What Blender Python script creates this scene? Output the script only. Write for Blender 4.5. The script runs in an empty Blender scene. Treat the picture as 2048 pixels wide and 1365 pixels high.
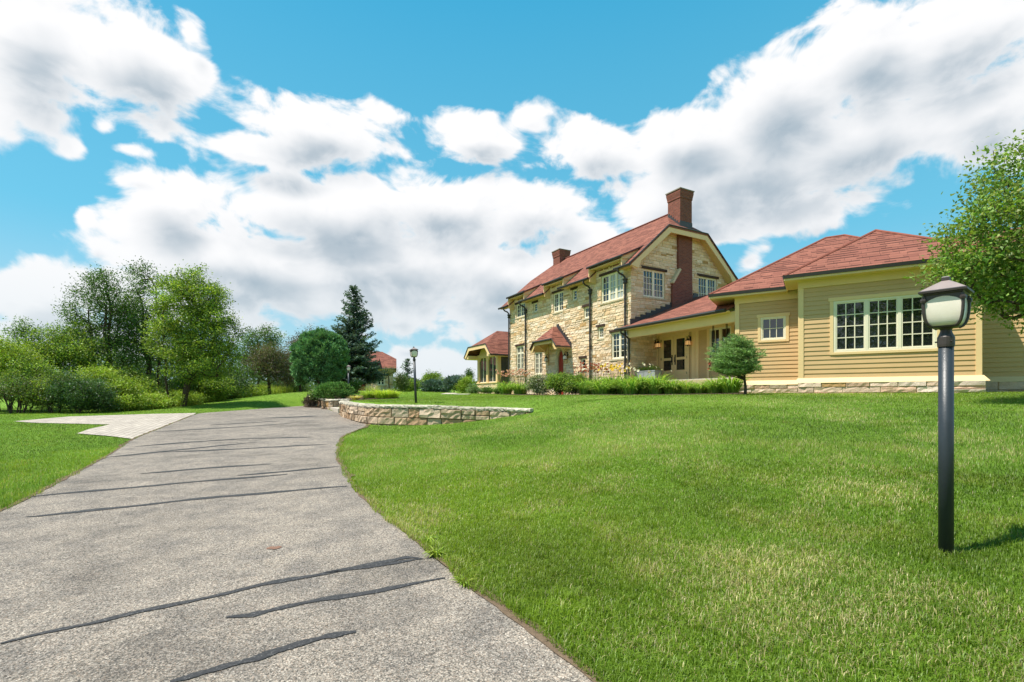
import bpy, math, random
import numpy as np
from mathutils import Vector
R = math.radians
SC = bpy.context.scene
COL = SC.collection
# ------------------------------------------------------------------ camera
F, HZ, EYE = 975.0, 795.0, 1.5          # focal length in photo pixels (2048 wide), horizon row, eye height
cam = bpy.data.cameras.new("camera"); camo = bpy.data.objects.new("camera", cam); COL.objects.link(camo)
cam.sensor_width = 36; cam.lens = 36 * F / 2048
cam.shift_y = (HZ - 682.5) / 2048
cam.clip_start = 0.05; cam.clip_end = 4000
camo.location = (0, 0, EYE); camo.rotation_euler = (R(90), 0, 0)
SC.camera = camo
# ------------------------------------------------------------------ exposure, sun, sky
SC.view_settings.view_transform = 'Standard'; SC.view_settings.look = 'None'
SC.view_settings.gamma = 1; SC.view_settings.exposure = 0.72
SC.cycles.max_bounces = 7; SC.cycles.transparent_max_bounces = 8
SUN_EL = R(64); SUN_H = Vector((-0.975, -0.22, 0)).normalized()
sd = Vector((SUN_H.x * math.cos(SUN_EL), SUN_H.y * math.cos(SUN_EL), math.sin(SUN_EL)))
sun = bpy.data.lights.new("sun", 'SUN'); sun.energy = 4.6; sun.angle = R(0.55); sun.color = (1.0, 0.945, 0.86)
suno = bpy.data.objects.new("sun", sun); COL.objects.link(suno)
suno.rotation_euler = sd.to_track_quat('Z', 'Y').to_euler(); suno.location = (-30, -10, 60)

world = bpy.data.worlds.new("World"); SC.world = world; world.use_nodes = True
NT = world.node_tree; NT.nodes.clear()
def wn(t, **k):
    n = NT.nodes.new(t)
    for a, b in k.items(): setattr(n, a, b)
    return n
def wmath(op, a, b=None, c=None):
    n = wn('ShaderNodeMath', operation=op)
    for i, v in enumerate((a, b, c)):
        if v is None: continue
        if isinstance(v, (int, float)): n.inputs[i].default_value = v
        else: NT.links.new(v, n.inputs[i])
    return n.outputs[0]
def wrange(v, a, b, c, d, interp='SMOOTHSTEP'):
    n = wn('ShaderNodeMapRange', interpolation_type=interp)
    NT.links.new(v, n.inputs[0])
    for i, x in enumerate((a, b, c, d)): n.inputs[i + 1].default_value = x
    return n.outputs[0]
def wmix(f, a, b):
    n = wn('ShaderNodeMix', data_type='RGBA')
    NT.links.new(f, n.inputs[0]) if not isinstance(f, float) else setattr(n.inputs[0], 'default_value', f)
    for s, v in ((n.inputs[6], a), (n.inputs[7], b)):
        if isinstance(v, tuple): s.default_value = v + (1,)
        else: NT.links.new(v, s)
    return n.outputs[2]
sky = wn('ShaderNodeTexSky', sky_type='NISHITA', sun_disc=False)
sky.sun_elevation = SUN_EL; sky.sun_rotation = math.atan2(SUN_H.x, SUN_H.y)
sky.air_density = 1.0; sky.dust_density = 0.0; sky.ozone_density = 2.5
geo = wn('ShaderNodeTexCoord')
sep = wn('ShaderNodeSeparateXYZ'); NT.links.new(geo.outputs['Generated'], sep.inputs[0])
sx, sy, sz = sep.outputs
az = wmath('ARCTAN2', sx, sy)
hyp = wmath('SQRT', wmath('ADD', wmath('MULTIPLY', sx, sx), wmath('MULTIPLY', sy, sy)))
el = wmath('DIVIDE', sz, wmath('MAXIMUM', hyp, 0.05))
CLOUDS = [(60,110,175,200),(5,240,95,95),(275,130,170,140),(385,62,66,62),(140,292,56,50),(255,298,90,30),(205,255,60,40),
  (640,262,200,82),(765,230,75,46),(550,305,150,46),(960,275,118,58),(1055,242,64,54),
  (320,400,140,85),(650,430,350,95),(860,410,250,85),(1060,430,170,85),(1165,490,120,85),(480,520,290,100),
  (800,530,370,110),(1010,570,300,110),(650,590,360,75),(1050,640,270,60),(400,610,260,70),(1290,520,90,90),
  (1190,300,140,70),(1375,275,165,75),(1560,205,190,140),(1720,125,200,130),(1900,95,270,150),(1500,345,340,140),
  (1700,290,310,150),(1960,235,210,130),(1360,405,220,85),(1600,420,190,55),(1430,470,130,40),
  (100,595,210,80),(240,590,130,66),(120,680,280,50),(860,737,115,52),(945,742,90,44),(1500,520,92,62),(800,652,70,26),(700,672,60,18),
  (170,437,40,36)]
BACK = [(-1.25,.35,.35,.16),(-1.7,.16,.4,.1),(-2.2,.5,.4,.2),(-2.7,.2,.5,.12),(2.4,.3,.5,.2),(1.5,.6,.4,.25),(1.9,.15,.4,.09),(3.0,.8,.4,.3),(-1.0,.9,.3,.2),(0.2,1.6,.5,.5)]
def blobs():
    for (px, py, rx, ry) in CLOUDS:
        u = (px - 1024) / F; v = (HZ - py) / F; c = 1 / math.sqrt(1 + u * u)
        k = 1.3 if rx < 105 else 1.0
        yield math.atan(u), v * c, rx * k / F * c * c, ry * k / F * c, .42 if rx < 105 else 0
    for b in BACK: yield b + (0,)
def cloud_density(da, de, amp, detail, cap, rough=.6):
    """how thick the cloud is in the direction shifted by (da, de)"""
    a2 = wmath('ADD', az, da); e2 = wmath('ADD', el, de)
    cv = wn('ShaderNodeCombineXYZ'); NT.links.new(a2, cv.inputs[0]); NT.links.new(e2, cv.inputs[1])
    m = None
    for (ca, ce, ra, re, bias) in blobs():
        n = wn('ShaderNodeVectorMath', operation='MULTIPLY_ADD'); NT.links.new(cv.outputs[0], n.inputs[0])
        n.inputs[1].default_value = (1 / ra, 1 / re, 0); n.inputs[2].default_value = (-ca / ra, -ce / re, 0)
        l = wn('ShaderNodeVectorMath', operation='LENGTH'); NT.links.new(n.outputs[0], l.inputs[0])
        lv = wmath('ADD', l.outputs['Value'], bias) if bias else l.outputs['Value']
        m = lv if m is None else wmath('SMOOTH_MIN', m, lv, 0.25)
    base = wmath('SUBTRACT', 1.02, wmath('MINIMUM', m, 2.2))
    base = wmath('MINIMUM', base, cap)
    sc = wn('ShaderNodeVectorMath', operation='MULTIPLY'); NT.links.new(cv.outputs[0], sc.inputs[0]); sc.inputs[1].default_value = (1.0, 1.3, 0)
    nz = wn('ShaderNodeTexNoise', noise_dimensions='2D'); NT.links.new(sc.outputs[0], nz.inputs['Vector'])
    nz.inputs['Scale'].default_value = 7.5; nz.inputs['Detail'].default_value = detail; nz.inputs['Roughness'].default_value = rough; nz.inputs['Distortion'].default_value = 0.3
    nz2 = wn('ShaderNodeTexVoronoi', voronoi_dimensions='2D', feature='SMOOTH_F1'); NT.links.new(sc.outputs[0], nz2.inputs['Vector'])
    nz2.inputs['Scale'].default_value = 15; nz2.inputs['Detail'].default_value = 2; nz2.inputs['Smoothness'].default_value = 0.7
    n = wmath('MULTIPLY', wmath('SUBTRACT', nz.outputs[0], 0.5), amp)
    b = wmath('MULTIPLY', wmath('SUBTRACT', 0.45, nz2.outputs['Distance']), amp * 0.2)
    return wmath('ADD', wmath('ADD', base, n), b)
D0 = cloud_density(0, 0, 1.6, 10, 0.92, .58)
D1 = cloud_density(-0.015, 0.055, 0.42, 3, 1.0, .5)
D2 = cloud_density(-0.012, 0.016, 1.6, 7, 0.92, .58)
alpha = wrange(D0, -0.04, 0.30, 0, 1)
broad = wrange(D1, 0.22, 0.92, 0, 1)              # deep inside and towards the base: grey
puff = wrange(wmath('SUBTRACT', D2, D0), -0.12, 0.40, 0, 1)
thick = wrange(D0, 0.15, 0.8, 0, 1)
shade = wmath('MULTIPLY', wmath('ADD', wmath('MULTIPLY', broad, 0.84), wmath('MULTIPLY', puff, 0.16)), wmath('ADD', wmath('MULTIPLY', thick, 0.6), 0.4))
ccol = wmix(shade, (0.99, 0.99, 1.0), (0.36, 0.46, 0.545))
tint = wn('ShaderNodeVectorMath', operation='MULTIPLY'); NT.links.new(sky.outputs[0], tint.inputs[0]); tint.inputs[1].default_value = (0.50, 1.12, 1.12)
grad = wn('ShaderNodeValToRGB'); NT.links.new(wmath('MULTIPLY', el, 1.0), grad.inputs[0]); ge = grad.color_ramp.elements
ge[0].position = 0.0; ge[0].color = (2.3, 3.9, 4.7, 1); ge[1].position = 0.85; ge[1].color = (0.30, 2.75, 4.5, 1)
q_ = ge.new(0.3); q_.color = (1.05, 3.6, 4.85, 1)
skyc = wmix(0.75, tint.outputs[0], grad.outputs[0])
cs = wn('ShaderNodeVectorMath', operation='SCALE'); NT.links.new(ccol, cs.inputs[0]); cs.inputs['Scale'].default_value = 6.2   # sunlit cloud next to the physical sky
sk = wn('ShaderNodeVectorMath', operation='SCALE'); NT.links.new(skyc, sk.inputs[0]); sk.inputs['Scale'].default_value = 1.0
mixed0 = wmix(alpha, sk.outputs[0], cs.outputs[0])
air = wrange(el, 0.0, 0.30, 0.55, 0.0)
mixed = wmix(air, mixed0, (3.9, 4.6, 5.0))
bg = wn('ShaderNodeBackground'); NT.links.new(mixed, bg.inputs[0]); bg.inputs[1].default_value = 0.10
wo = wn('ShaderNodeOutputWorld'); NT.links.new(bg.outputs[0], wo.inputs[0])
world.cycles.sampling_method = 'MANUAL'; world.cycles.sample_map_resolution = 512

# ------------------------------------------------------------------ helpers
WL = {}                                     # world location of every parent
def tag(o, label=None, cat=None, group=None, kind=None):
    for k, v in (('label', label), ('category', cat), ('group', group), ('kind', kind)):
        if v: o[k] = v
    return o
def empty(name, loc, label, cat, group=None, rz=0):
    o = bpy.data.objects.new(name, None); COL.objects.link(o); o.location = loc; o.rotation_euler.z = rz
    o.empty_display_size = 0.3; WL[o] = Vector(loc); return tag(o, label, cat, group, 'thing')
def link(me, name, parent, mat):
    o = bpy.data.objects.new(name, me); COL.objects.link(o)
    if mat is not None:
        for m in (mat if isinstance(mat, (list, tuple)) else [mat]): me.materials.append(m)
    if parent is not None: o.parent = parent; WL[o] = WL[parent]
    else: WL[o] = Vector((0, 0, 0))
    return o
class MB:
    """collects faces (world coordinates) and links them as ONE mesh object"""
    def __init__(s): s.v = []; s.f = []; s.c = []; s.cur = (1, 1, 1); s.sm = []; s.smooth = False
    def add(s, vs, fs):
        b = len(s.v); s.v += [tuple(v) for v in vs]; s.c += [s.cur] * len(vs)
        s.f += [tuple(i + b for i in f) for f in fs]; s.sm += [s.smooth] * len(fs)
    def poly(s, *pts): s.add(pts, [tuple(range(len(pts)))])
    def box(s, x0, x1, y0, y1, z0, z1):
        s.hexa([(x0, y0, z0), (x1, y0, z0), (x1, y1, z0), (x0, y1, z0)], [(x0, y0, z1), (x1, y0, z1), (x1, y1, z1), (x0, y1, z1)])
    def hexa(s, lo, hi):
        n = len(lo)
        s.add(list(lo) + list(hi), [tuple(range(n))[::-1], tuple(range(n, 2 * n))] + [(i, (i + 1) % n, (i + 1) % n + n, i + n) for i in range(n)])
    def slab(s, pts, t):
        """planar polygon given thickness t downwards"""
        s.hexa([(p[0], p[1], p[2] - t) for p in pts], pts)
    def tube(s, pts, rs, n=8, caps=True):
        pts = [Vector(p) for p in pts]
        if not isinstance(rs, (list, tuple)): rs = [rs] * len(pts)
        ring = []; b = len(s.v); up = None
        for i, p in enumerate(pts):
            d = (pts[min(i + 1, len(pts) - 1)] - pts[max(i - 1, 0)]).normalized()
            if up is None: up = Vector((0, 0, 1)) if abs(d.z) < .9 else Vector((1, 0, 0))
            a = d.cross(up).normalized(); c = a.cross(d).normalized(); up = c
            ring += [tuple(p + (a * math.cos(2 * math.pi * k / n) + c * math.sin(2 * math.pi * k / n)) * rs[i]) for k in range(n)]
        fs = [(i * n + k, i * n + (k + 1) % n, (i + 1) * n + (k + 1) % n, (i + 1) * n + k) for i in range(len(pts) - 1) for k in range(n)]
        if caps: fs += [tuple(range(n))[::-1], tuple(range((len(pts) - 1) * n, len(pts) * n))]
        s.add(ring, fs)
    def lathe(s, prof, c=(0, 0, 0), n=16, sides=None, rot=0):
        """rings of (radius, z) round a vertical axis; sides=4 gives a square section (radius = half width)"""
        k = sides or n; q = 1 / math.cos(math.pi / k) if sides else 1
        vs = [(c[0] + r * q * math.cos(2 * math.pi * (i + .5) / k + rot), c[1] + r * q * math.sin(2 * math.pi * (i + .5) / k + rot), c[2] + z) for r, z in prof for i in range(k)]
        fs = [(j * k + i, j * k + (i + 1) % k, (j + 1) * k + (i + 1) % k, (j + 1) * k + i) for j in range(len(prof) - 1) for i in range(k)]
        fs += [tuple(range(k))[::-1], tuple(range((len(prof) - 1) * k, len(prof) * k))]
        s.add(vs, fs)
    def build(s, name, mat, parent=None, uv=True, bevel=0):
        off = WL[parent] if parent is not None else Vector((0, 0, 0))
        me = bpy.data.meshes.new(name)
        V = np.array(s.v, dtype=float)
        me.from_pydata((V - np.array(off)).tolist(), [], s.f)
        if uv:
            lay = me.uv_layers.new(name="UVMap"); uvs = np.zeros((len(me.loops), 2), np.float32)
            for p in me.polygons:
                n = p.normal
                if abs(n.z) > .999: a = Vector((1, 0, 0)); b = Vector((0, 1, 0))
                else: a = Vector((-n.y, n.x, 0)).normalized(); b = n.cross(a)
                for li in p.loop_indices:
                    q = V[me.loops[li].vertex_index]
                    uvs[li] = (q[0] * a.x + q[1] * a.y, q[0] * b.x + q[1] * b.y + q[2] * b.z)
            lay.data.foreach_set('uv', uvs.ravel())
        at = me.color_attributes.new("Col", 'FLOAT_COLOR', 'POINT')
        C = np.ones((len(s.v), 4), np.float32); C[:, :3] = np.array(s.c, np.float32).reshape(-1, 3)
        at.data.foreach_set('color', C.ravel())
        if any(s.sm): me.polygons.foreach_set('use_smooth', s.sm)
        o = link(me, name, parent, mat)
        if bevel:
            m = o.modifiers.new("bevel", 'BEVEL'); m.width = bevel; m.segments = 2; m.limit_method = 'ANGLE'
        return o
def np_mesh(name, V, faces, k, mat, parent=None, C=None, smooth=False):
    """V (n,3) world coordinates, faces (m,k) indices"""
    off = np.array(WL[parent]) if parent is not None else np.zeros(3)
    me = bpy.data.meshes.new(name); V = np.asarray(V, np.float32) - off.astype(np.float32)
    me.vertices.add(len(V)); me.vertices.foreach_set('co', np.ascontiguousarray(V, np.float32).ravel())
    faces = np.ascontiguousarray(faces, np.int32); m = len(faces)
    me.loops.add(m * k); me.loops.foreach_set('vertex_index', faces.ravel())
    me.polygons.add(m); me.polygons.foreach_set('loop_start', np.arange(0, m * k, k, dtype=np.int32))
    me.update(calc_edges=True)
    if smooth: me.polygons.foreach_set('use_smooth', np.ones(m, bool))
    if C is not None:
        at = me.color_attributes.new("Col", 'FLOAT_COLOR', 'POINT')
        CC = np.ones((len(V), 4), np.float32); CC[:, :3] = C; at.data.foreach_set('color', CC.ravel())
    return link(me, name, parent, mat)
def copy_tree(o, parent=None):
    c = o.copy(); COL.objects.link(c); c.parent = parent
    for ch in list(o.children): copy_tree(ch, c)
    return c
# ---- numpy value noise
def vnoise(x, y, seed=0):
    xi = np.floor(x).astype(np.int64); yi = np.floor(y).astype(np.int64); xf = x - xi; yf = y - yi
    def h(a, b):
        n = (a * 374761393 + b * 668265263 + seed * 974711) & 0x7fffffff
        n = ((n ^ (n >> 13)) * 1274126177) & 0x7fffffff
        return ((n ^ (n >> 16)) & 0xffff) / 65535.0
    u = xf * xf * (3 - 2 * xf); v = yf * yf * (3 - 2 * yf)
    return (h(xi, yi) * (1 - u) + h(xi + 1, yi) * u) * (1 - v) + (h(xi, yi + 1) * (1 - u) + h(xi + 1, yi + 1) * u) * v
def fbm(x, y, oct=4, seed=0):
    s = 0; a = .5; t = 0
    for i in range(oct):
        s = s + a * vnoise(x * 2 ** i + 17.3 * i, y * 2 ** i - 9.1 * i, seed + i); t += a; a *= .55
    return s / t
def inpoly(P, x, y):
    x = np.asarray(x, float); y = np.asarray(y, float); ins = np.zeros(x.shape, bool); n = len(P)
    for i in range(n):
        x0, y0 = P[i]; x1, y1 = P[(i + 1) % n]
        c = ((y0 > y) != (y1 > y)) & (x < (x1 - x0) * (y - y0) / ((y1 - y0) if y1 != y0 else 1e-9) + x0)
        ins ^= c
    return ins
def segdist(P, x, y, closed=False):
    d = np.full(np.shape(x), 1e9); n = len(P)
    for i in range(n if closed else n - 1):
        (x0, y0), (x1, y1) = P[i], P[(i + 1) % n]; dx, dy = x1 - x0, y1 - y0
        t = np.clip(((x - x0) * dx + (y - y0) * dy) / (dx * dx + dy * dy + 1e-12), 0, 1)
        d = np.minimum(d, np.hypot(x - x0 - t * dx, y - y0 - t * dy))
    return d
# ------------------------------------------------------------------ materials
def M_(name):
    m = bpy.data.materials.new(name); m.use_nodes = True; nt = m.node_tree
    b = nt.nodes['Principled BSDF']; return m, nt, b
def nd(nt, t, ins=None, **k):
    n = nt.nodes.new(t)
    for a, v in k.items(): setattr(n, a, v)
    for a, v in (ins or {}).items():
        if hasattr(v, 'is_output') or isinstance(v, bpy.types.NodeSocket): nt.links.new(v, n.inputs[a])
        else: n.inputs[a].default_value = v
    return n
def ramp(nt, fac, stops):
    n = nd(nt, 'ShaderNodeValToRGB', {0: fac}); e = n.color_ramp.elements
    while len(e) < len(stops): e.new(0.5)
    for q, (p, c) in zip(e, stops): q.position = p; q.color = tuple(c) + (1,)
    return n.outputs[0]
def mixc(nt, f, a, b, bt='MIX'):
    n = nt.nodes.new('ShaderNodeMix'); n.data_type = 'RGBA'; n.blend_type = bt
    for s, v in ((n.inputs[0], f), (n.inputs[6], a), (n.inputs[7], b)):
        if isinstance(v, bpy.types.NodeSocket): nt.links.new(v, s)
        elif isinstance(v, (tuple, list)): s.default_value = tuple(v) + (1,)
        else: s.default_value = v
    return n.outputs[2]
def noise(nt, scale, detail=4, rough=.55, vec=None, out=0):
    n = nd(nt, 'ShaderNodeTexNoise', {'Scale': scale, 'Detail': detail, 'Roughness': rough})
    if vec is not None: nt.links.new(vec, n.inputs['Vector'])
    return n.outputs[out]
def pos(nt): return nd(nt, 'ShaderNodeNewGeometry').outputs['Position']
def uvv(nt): return nd(nt, 'ShaderNodeUVMap', uv_map='UVMap').outputs[0]
def bump(nt, b, h, strength, dist):
    n = nd(nt, 'ShaderNodeBump', {'Strength': strength, 'Distance': dist, 'Height': h}); nt.links.new(n.outputs[0], b.inputs['Normal'])
def simple(name, col, rough=.6, var=.12, scale=6, spec=.4, metal=0, bmp=0, bscale=40):
    m, nt, b = M_(name); p = pos(nt)
    f = noise(nt, scale, 5, .6, p)
    c = mixc(nt, f, tuple(x * (1 - var) for x in col), tuple(min(1, x * (1 + var)) for x in col))
    nt.links.new(c, b.inputs['Base Color']); b.inputs['Roughness'].default_value = rough; b.inputs['Specular IOR Level'].default_value = spec
    b.inputs['Metallic'].default_value = metal
    if bmp: bump(nt, b, noise(nt, bscale, 4, .6, p), bmp, .01)
    return m
def attr_mat(name, rough=.85, var=.25, scale=9, bmp=.6, bscale=30, bdist=.02, spec=.25):
    m, nt, b = M_(name); p = pos(nt); a = nd(nt, 'ShaderNodeVertexColor', layer_name='Col').outputs[0]
    f = noise(nt, scale, 6, .65, p)
    g = ramp(nt, f, [(.25, (1 - var,) * 3), (.75, (1 + var,) * 3)])
    c = mixc(nt, 1.0, a, g, 'MULTIPLY'); nt.links.new(c, b.inputs['Base Color'])
    b.inputs['Roughness'].default_value = rough; b.inputs['Specular IOR Level'].default_value = spec
    if bmp: bump(nt, b, noise(nt, bscale, 6, .7, p), bmp, bdist)
    return m
def leaf_mat(name, trans=.35, rough=.5, spec=.3):
    m, nt, b = M_(name); a = nd(nt, 'ShaderNodeVertexColor', layer_name='Col').outputs[0]
    nt.links.new(a, b.inputs['Base Color']); b.inputs['Roughness'].default_value = rough; b.inputs['Specular IOR Level'].default_value = spec
    t = nd(nt, 'ShaderNodeBsdfTranslucent'); tc = mixc(nt, 1.0, a, (1.15, 1.2, .55), 'MULTIPLY'); nt.links.new(tc, t.inputs[0])
    mx = nd(nt, 'ShaderNodeMixShader', {0: trans}); nt.links.new(b.outputs[0], mx.inputs[1]); nt.links.new(t.outputs[0], mx.inputs[2])
    nt.links.new(mx.outputs[0], nt.nodes['Material Output'].inputs[0]); return m
STONE = attr_mat('limestone', .9, .20, 8, .8, 22, .03)
CAPST = attr_mat('rough_capstone', .92, .3, 9, 1.0, 22, .04)
MORTAR = simple('mortar', (.58, .45, .28), .95, .15, 12, .1, bmp=.4)
CORE = simple('wall_core', (.12, .09, .06), .95, .2, 12, .1)
CREAM = simple('cream_paint', (.80, .56, .29), .5, .05, 2, .3)
SOFFIT = simple('soffit_paint', (.70, .49, .22), .55, .05, 2, .3)
WFRAME = simple('window_paint', (.80, .72, .56), .45, .04, 2, .3)
SIDING = simple('siding_paint', (.57, .375, .185), .55, .11, 1.3, .3)
SKIRT = simple('skirt_paint', (.70, .52, .28), .5, .05, 1.5, .3)
BROWN = simple('brown_timber', (.055, .03, .02), .7, .3, 8, .2, bmp=.3)
GUTTER = simple('gutter_metal', (.030, .026, .024), .42, .25, 5, .5)
FLASH = simple('flashing_metal', (.045, .043, .045), .5, .25, 5, .5)
RED = simple('red_door_paint', (.34, .035, .02), .5, .15, 8, .3)
BARK = simple('bark', (.085, .062, .045), .95, .35, 14, .15, bmp=.8, bscale=30)
PALEB = simple('grey_bark', (.16, .14, .12), .95, .35, 14, .15, bmp=.8, bscale=30)
POST = simple('post_paint', (.022, .029, .036), .42, .25, 9, .5, bmp=.12, bscale=60)
BRONZE = simple('bronze_metal', (.045, .034, .030), .45, .35, 20, .5, bmp=.1, bscale=60)
LCAP = simple('weathered_cap_metal', (.26, .205, .19), .55, .25, 14, .4, bmp=.1)
ZINC = simple('zinc', (.36, .38, .38), .45, .2, 5, .5, metal=.35)
IRON = simple('black_iron', (.012, .012, .012), .5, .2, 8, .4)
MULCH = simple('mulch', (.055, .038, .026), .98, .6, 30, .1, bmp=1, bscale=40)
SLATE = simple('step_stone', (.46, .40, .33), .85, .2, 5, .2, bmp=.4)
DECK = simple('deck_board', (.50, .38, .22), .6, .12, 3, .3)
LEAF = leaf_mat('leaf'); NEEDLE = leaf_mat('needle', .18, .6, .1); BLADE = leaf_mat('blade', .38, .45, .35); PETAL = leaf_mat('petal', .35, .6, .2)
def glass_mat(name, base, ior=1.9, rough=.015):
    m, nt, b = M_(name)
    nt.nodes.remove(b)
    d = nd(nt, 'ShaderNodeBsdfDiffuse', {0: tuple(base) + (1,)}); g = nd(nt, 'ShaderNodeBsdfGlossy', {0: (.95, .97, 1, 1), 'Roughness': rough})
    bn = nd(nt, 'ShaderNodeBump', {'Strength': .12, 'Distance': .02, 'Height': noise(nt, 1.6, 2, .5, pos(nt))}); nt.links.new(bn.outputs[0], g.inputs['Normal'])
    fr = nd(nt, 'ShaderNodeFresnel', {0: ior}); mx = nd(nt, 'ShaderNodeMixShader', {0: fr.outputs[0]})
    nt.links.new(d.outputs[0], mx.inputs[1]); nt.links.new(g.outputs[0], mx.inputs[2]); nt.links.new(mx.outputs[0], nt.nodes['Material Output'].inputs[0]); return m
GLASS = glass_mat('window_glass', (.012, .014, .014)); BLIND = glass_mat('glass_over_blind', (.36, .38, .36), 1.6); SUNGLASS = glass_mat('sunroom_glass', (.05, .055, .055), 2.0)
m, nt, b = M_('frosted_glass'); FROST = m
p = pos(nt); c = ramp(nt, noise(nt, 9, 6, .7, p), [(.3, (.70, .63, .52)), (.7, (.80, .73, .61))]); nt.links.new(c, b.inputs['Base Color'])
b.inputs['Roughness'].default_value = .28; b.inputs['Specular IOR Level'].default_value = .5; b.inputs['Subsurface Weight'].default_value = .0
m, nt, b = M_('amber_glass'); AMBER = m
b.inputs['Base Color'].default_value = (.62, .33, .12, 1); b.inputs['Roughness'].default_value = .35
b.inputs['Emission Color'].default_value = (1, .55, .2, 1); b.inputs['Emission Strength'].default_value = .25
# brick
m, nt, b = M_('brick'); BRICK = m; u = uvv(nt)
bt = nd(nt, 'ShaderNodeTexBrick', {'Vector': u, 'Color1': (.25, .08, .055, 1), 'Color2': (.14, .045, .036, 1), 'Mortar': (.17, .13, .12, 1), 'Scale': 1, 'Mortar Size': .009, 'Brick Width': .23, 'Row Height': .085, 'Bias': -.1})
c = mixc(nt, noise(nt, 5, 4, .6, u), bt.outputs[0], (.24, .085, .05)); c = mixc(nt, .45, bt.outputs[0], c); nt.links.new(c, b.inputs['Base Color']); b.inputs['Roughness'].default_value = .9; b.inputs['Specular IOR Level'].default_value = .2
iv = nd(nt, 'ShaderNodeMath', {0: 1.0, 1: bt.outputs[1]}, operation='SUBTRACT'); bump(nt, b, iv.outputs[0], .7, .012)
# asphalt shingles
def shingle(name, c1, c2, dark, w=.3, h=.14, lowk=.55):
    m, nt, b = M_(name); u = uvv(nt)
    s = nd(nt, 'ShaderNodeSeparateXYZ', {0: u})
    bt = nd(nt, 'ShaderNodeTexBrick', {'Vector': u, 'Color1': c1 + (1,), 'Color2': c2 + (1,), 'Mortar': dark + (1,), 'Scale': 1, 'Mortar Size': .007, 'Brick Width': w, 'Row Height': h, 'Bias': .0}, offset=.37, squash=.72, squash_frequency=3)
    bt2 = nd(nt, 'ShaderNodeTexBrick', {'Vector': u, 'Color1': (0, 0, 0, 1), 'Color2': (1, 1, 1, 1), 'Mortar': (0, 0, 0, 1), 'Scale': 1, 'Mortar Size': 0, 'Brick Width': w * .62, 'Row Height': h, 'Bias': 0}, offset=.43, squash=1.45, squash_frequency=2)
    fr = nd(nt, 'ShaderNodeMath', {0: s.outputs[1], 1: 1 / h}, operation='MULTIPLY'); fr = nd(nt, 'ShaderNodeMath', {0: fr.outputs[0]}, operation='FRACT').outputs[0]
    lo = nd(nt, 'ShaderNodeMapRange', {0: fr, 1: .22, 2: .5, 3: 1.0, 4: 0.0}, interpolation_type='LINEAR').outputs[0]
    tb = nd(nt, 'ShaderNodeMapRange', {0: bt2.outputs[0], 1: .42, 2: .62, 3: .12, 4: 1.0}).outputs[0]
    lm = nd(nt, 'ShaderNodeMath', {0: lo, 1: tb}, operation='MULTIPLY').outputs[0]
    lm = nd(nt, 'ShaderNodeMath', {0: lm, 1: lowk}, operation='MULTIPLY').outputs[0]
    g = noise(nt, 160, 2, .7, u); c = mixc(nt, g, bt.outputs[0], tuple(x * 1.35 for x in c1)); c = mixc(nt, .5, bt.outputs[0], c)
    big = ramp(nt, noise(nt, 1.3, 4, .6, u), [(.3, (.86,) * 3), (.7, (1.1,) * 3)]); c = mixc(nt, 1.0, c, big, 'MULTIPLY')
    c = mixc(nt, lm, c, dark); nt.links.new(c, b.inputs['Base Color']); b.inputs['Roughness'].default_value = .92; b.inputs['Specular IOR Level'].default_value = .15  # shadow line at each course's lower edge painted into the colour, stronger on random tabs
    hh = nd(nt, 'ShaderNodeMath', {0: fr, 1: -1.0}, operation='MULTIPLY').outputs[0]; bump(nt, b, hh, .5, .012)
    return m
SHING = shingle('red_shingles', (.25, .098, .068), (.175, .064, .047), (.045, .018, .014), .52, .215, .9)
RIDGE = simple('ridge_cap', (.15, .05, .04), .9, .2, 9, .15)
# driveway: exposed aggregate
m, nt, b = M_('aggregate_asphalt'); ASPH = m; p = pos(nt)
v1 = nd(nt, 'ShaderNodeTexVoronoi', {'Vector': p, 'Scale': 160, 'Randomness': 1}); v2 = nd(nt, 'ShaderNodeTexVoronoi', {'Vector': p, 'Scale': 105})
s1 = nd(nt, 'ShaderNodeSeparateColor', {0: v1.outputs['Color']}); s2 = nd(nt, 'ShaderNodeSeparateColor', {0: v2.outputs['Color']})
peb = ramp(nt, s1.outputs[0], [(0, (.025, .025, .026)), (.24, (.11, .105, .10)), (.5, (.27, .25, .23)), (.72, (.43, .40, .37)), (.86, (.42, .31, .24)), (1, (.78, .75, .71))])
peb2 = ramp(nt, s2.outputs[1], [(0, (.04, .04, .04)), (.4, (.22, .205, .19)), (.7, (.40, .37, .34)), (1, (.70, .66, .62))])
c = mixc(nt, .42, peb, peb2)
gap = ramp(nt, v1.outputs['Distance'], [(.0, (1.06,) * 3), (.55, (.55,) * 3)]); c = mixc(nt, .8, c, gap, 'MULTIPLY')
st = ramp(nt, noise(nt, .55, 7, .66, p), [(.33, (.60, .605, .615)), (.46, (.90, .90, .90)), (.56, (1, 1, 1)), (.72, (1.16, 1.14, 1.10))]); c = mixc(nt, 1.0, c, st, 'MULTIPLY')
st2 = ramp(nt, noise(nt, 2.7, 5, .7, p), [(.36, (.70, .71, .73)), (.58, (1.05, 1.04, 1.02))]); c = mixc(nt, 1.0, c, st2, 'MULTIPLY')
c = mixc(nt, 1.0, c, (1.10, 1.02, .925), 'MULTIPLY'); nt.links.new(c, b.inputs['Base Color']); b.inputs['Roughness'].default_value = .9; b.inputs['Specular IOR Level'].default_value = .25
bump(nt, b, v1.outputs['Distance'], -.9, .006)
m, nt, b = M_('crack_sealant'); SEAL = m; p = pos(nt)
v1 = nd(nt, 'ShaderNodeTexVoronoi', {'Vector': p, 'Scale': 95}); f = noise(nt, 60, 3, .7, p)
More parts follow.
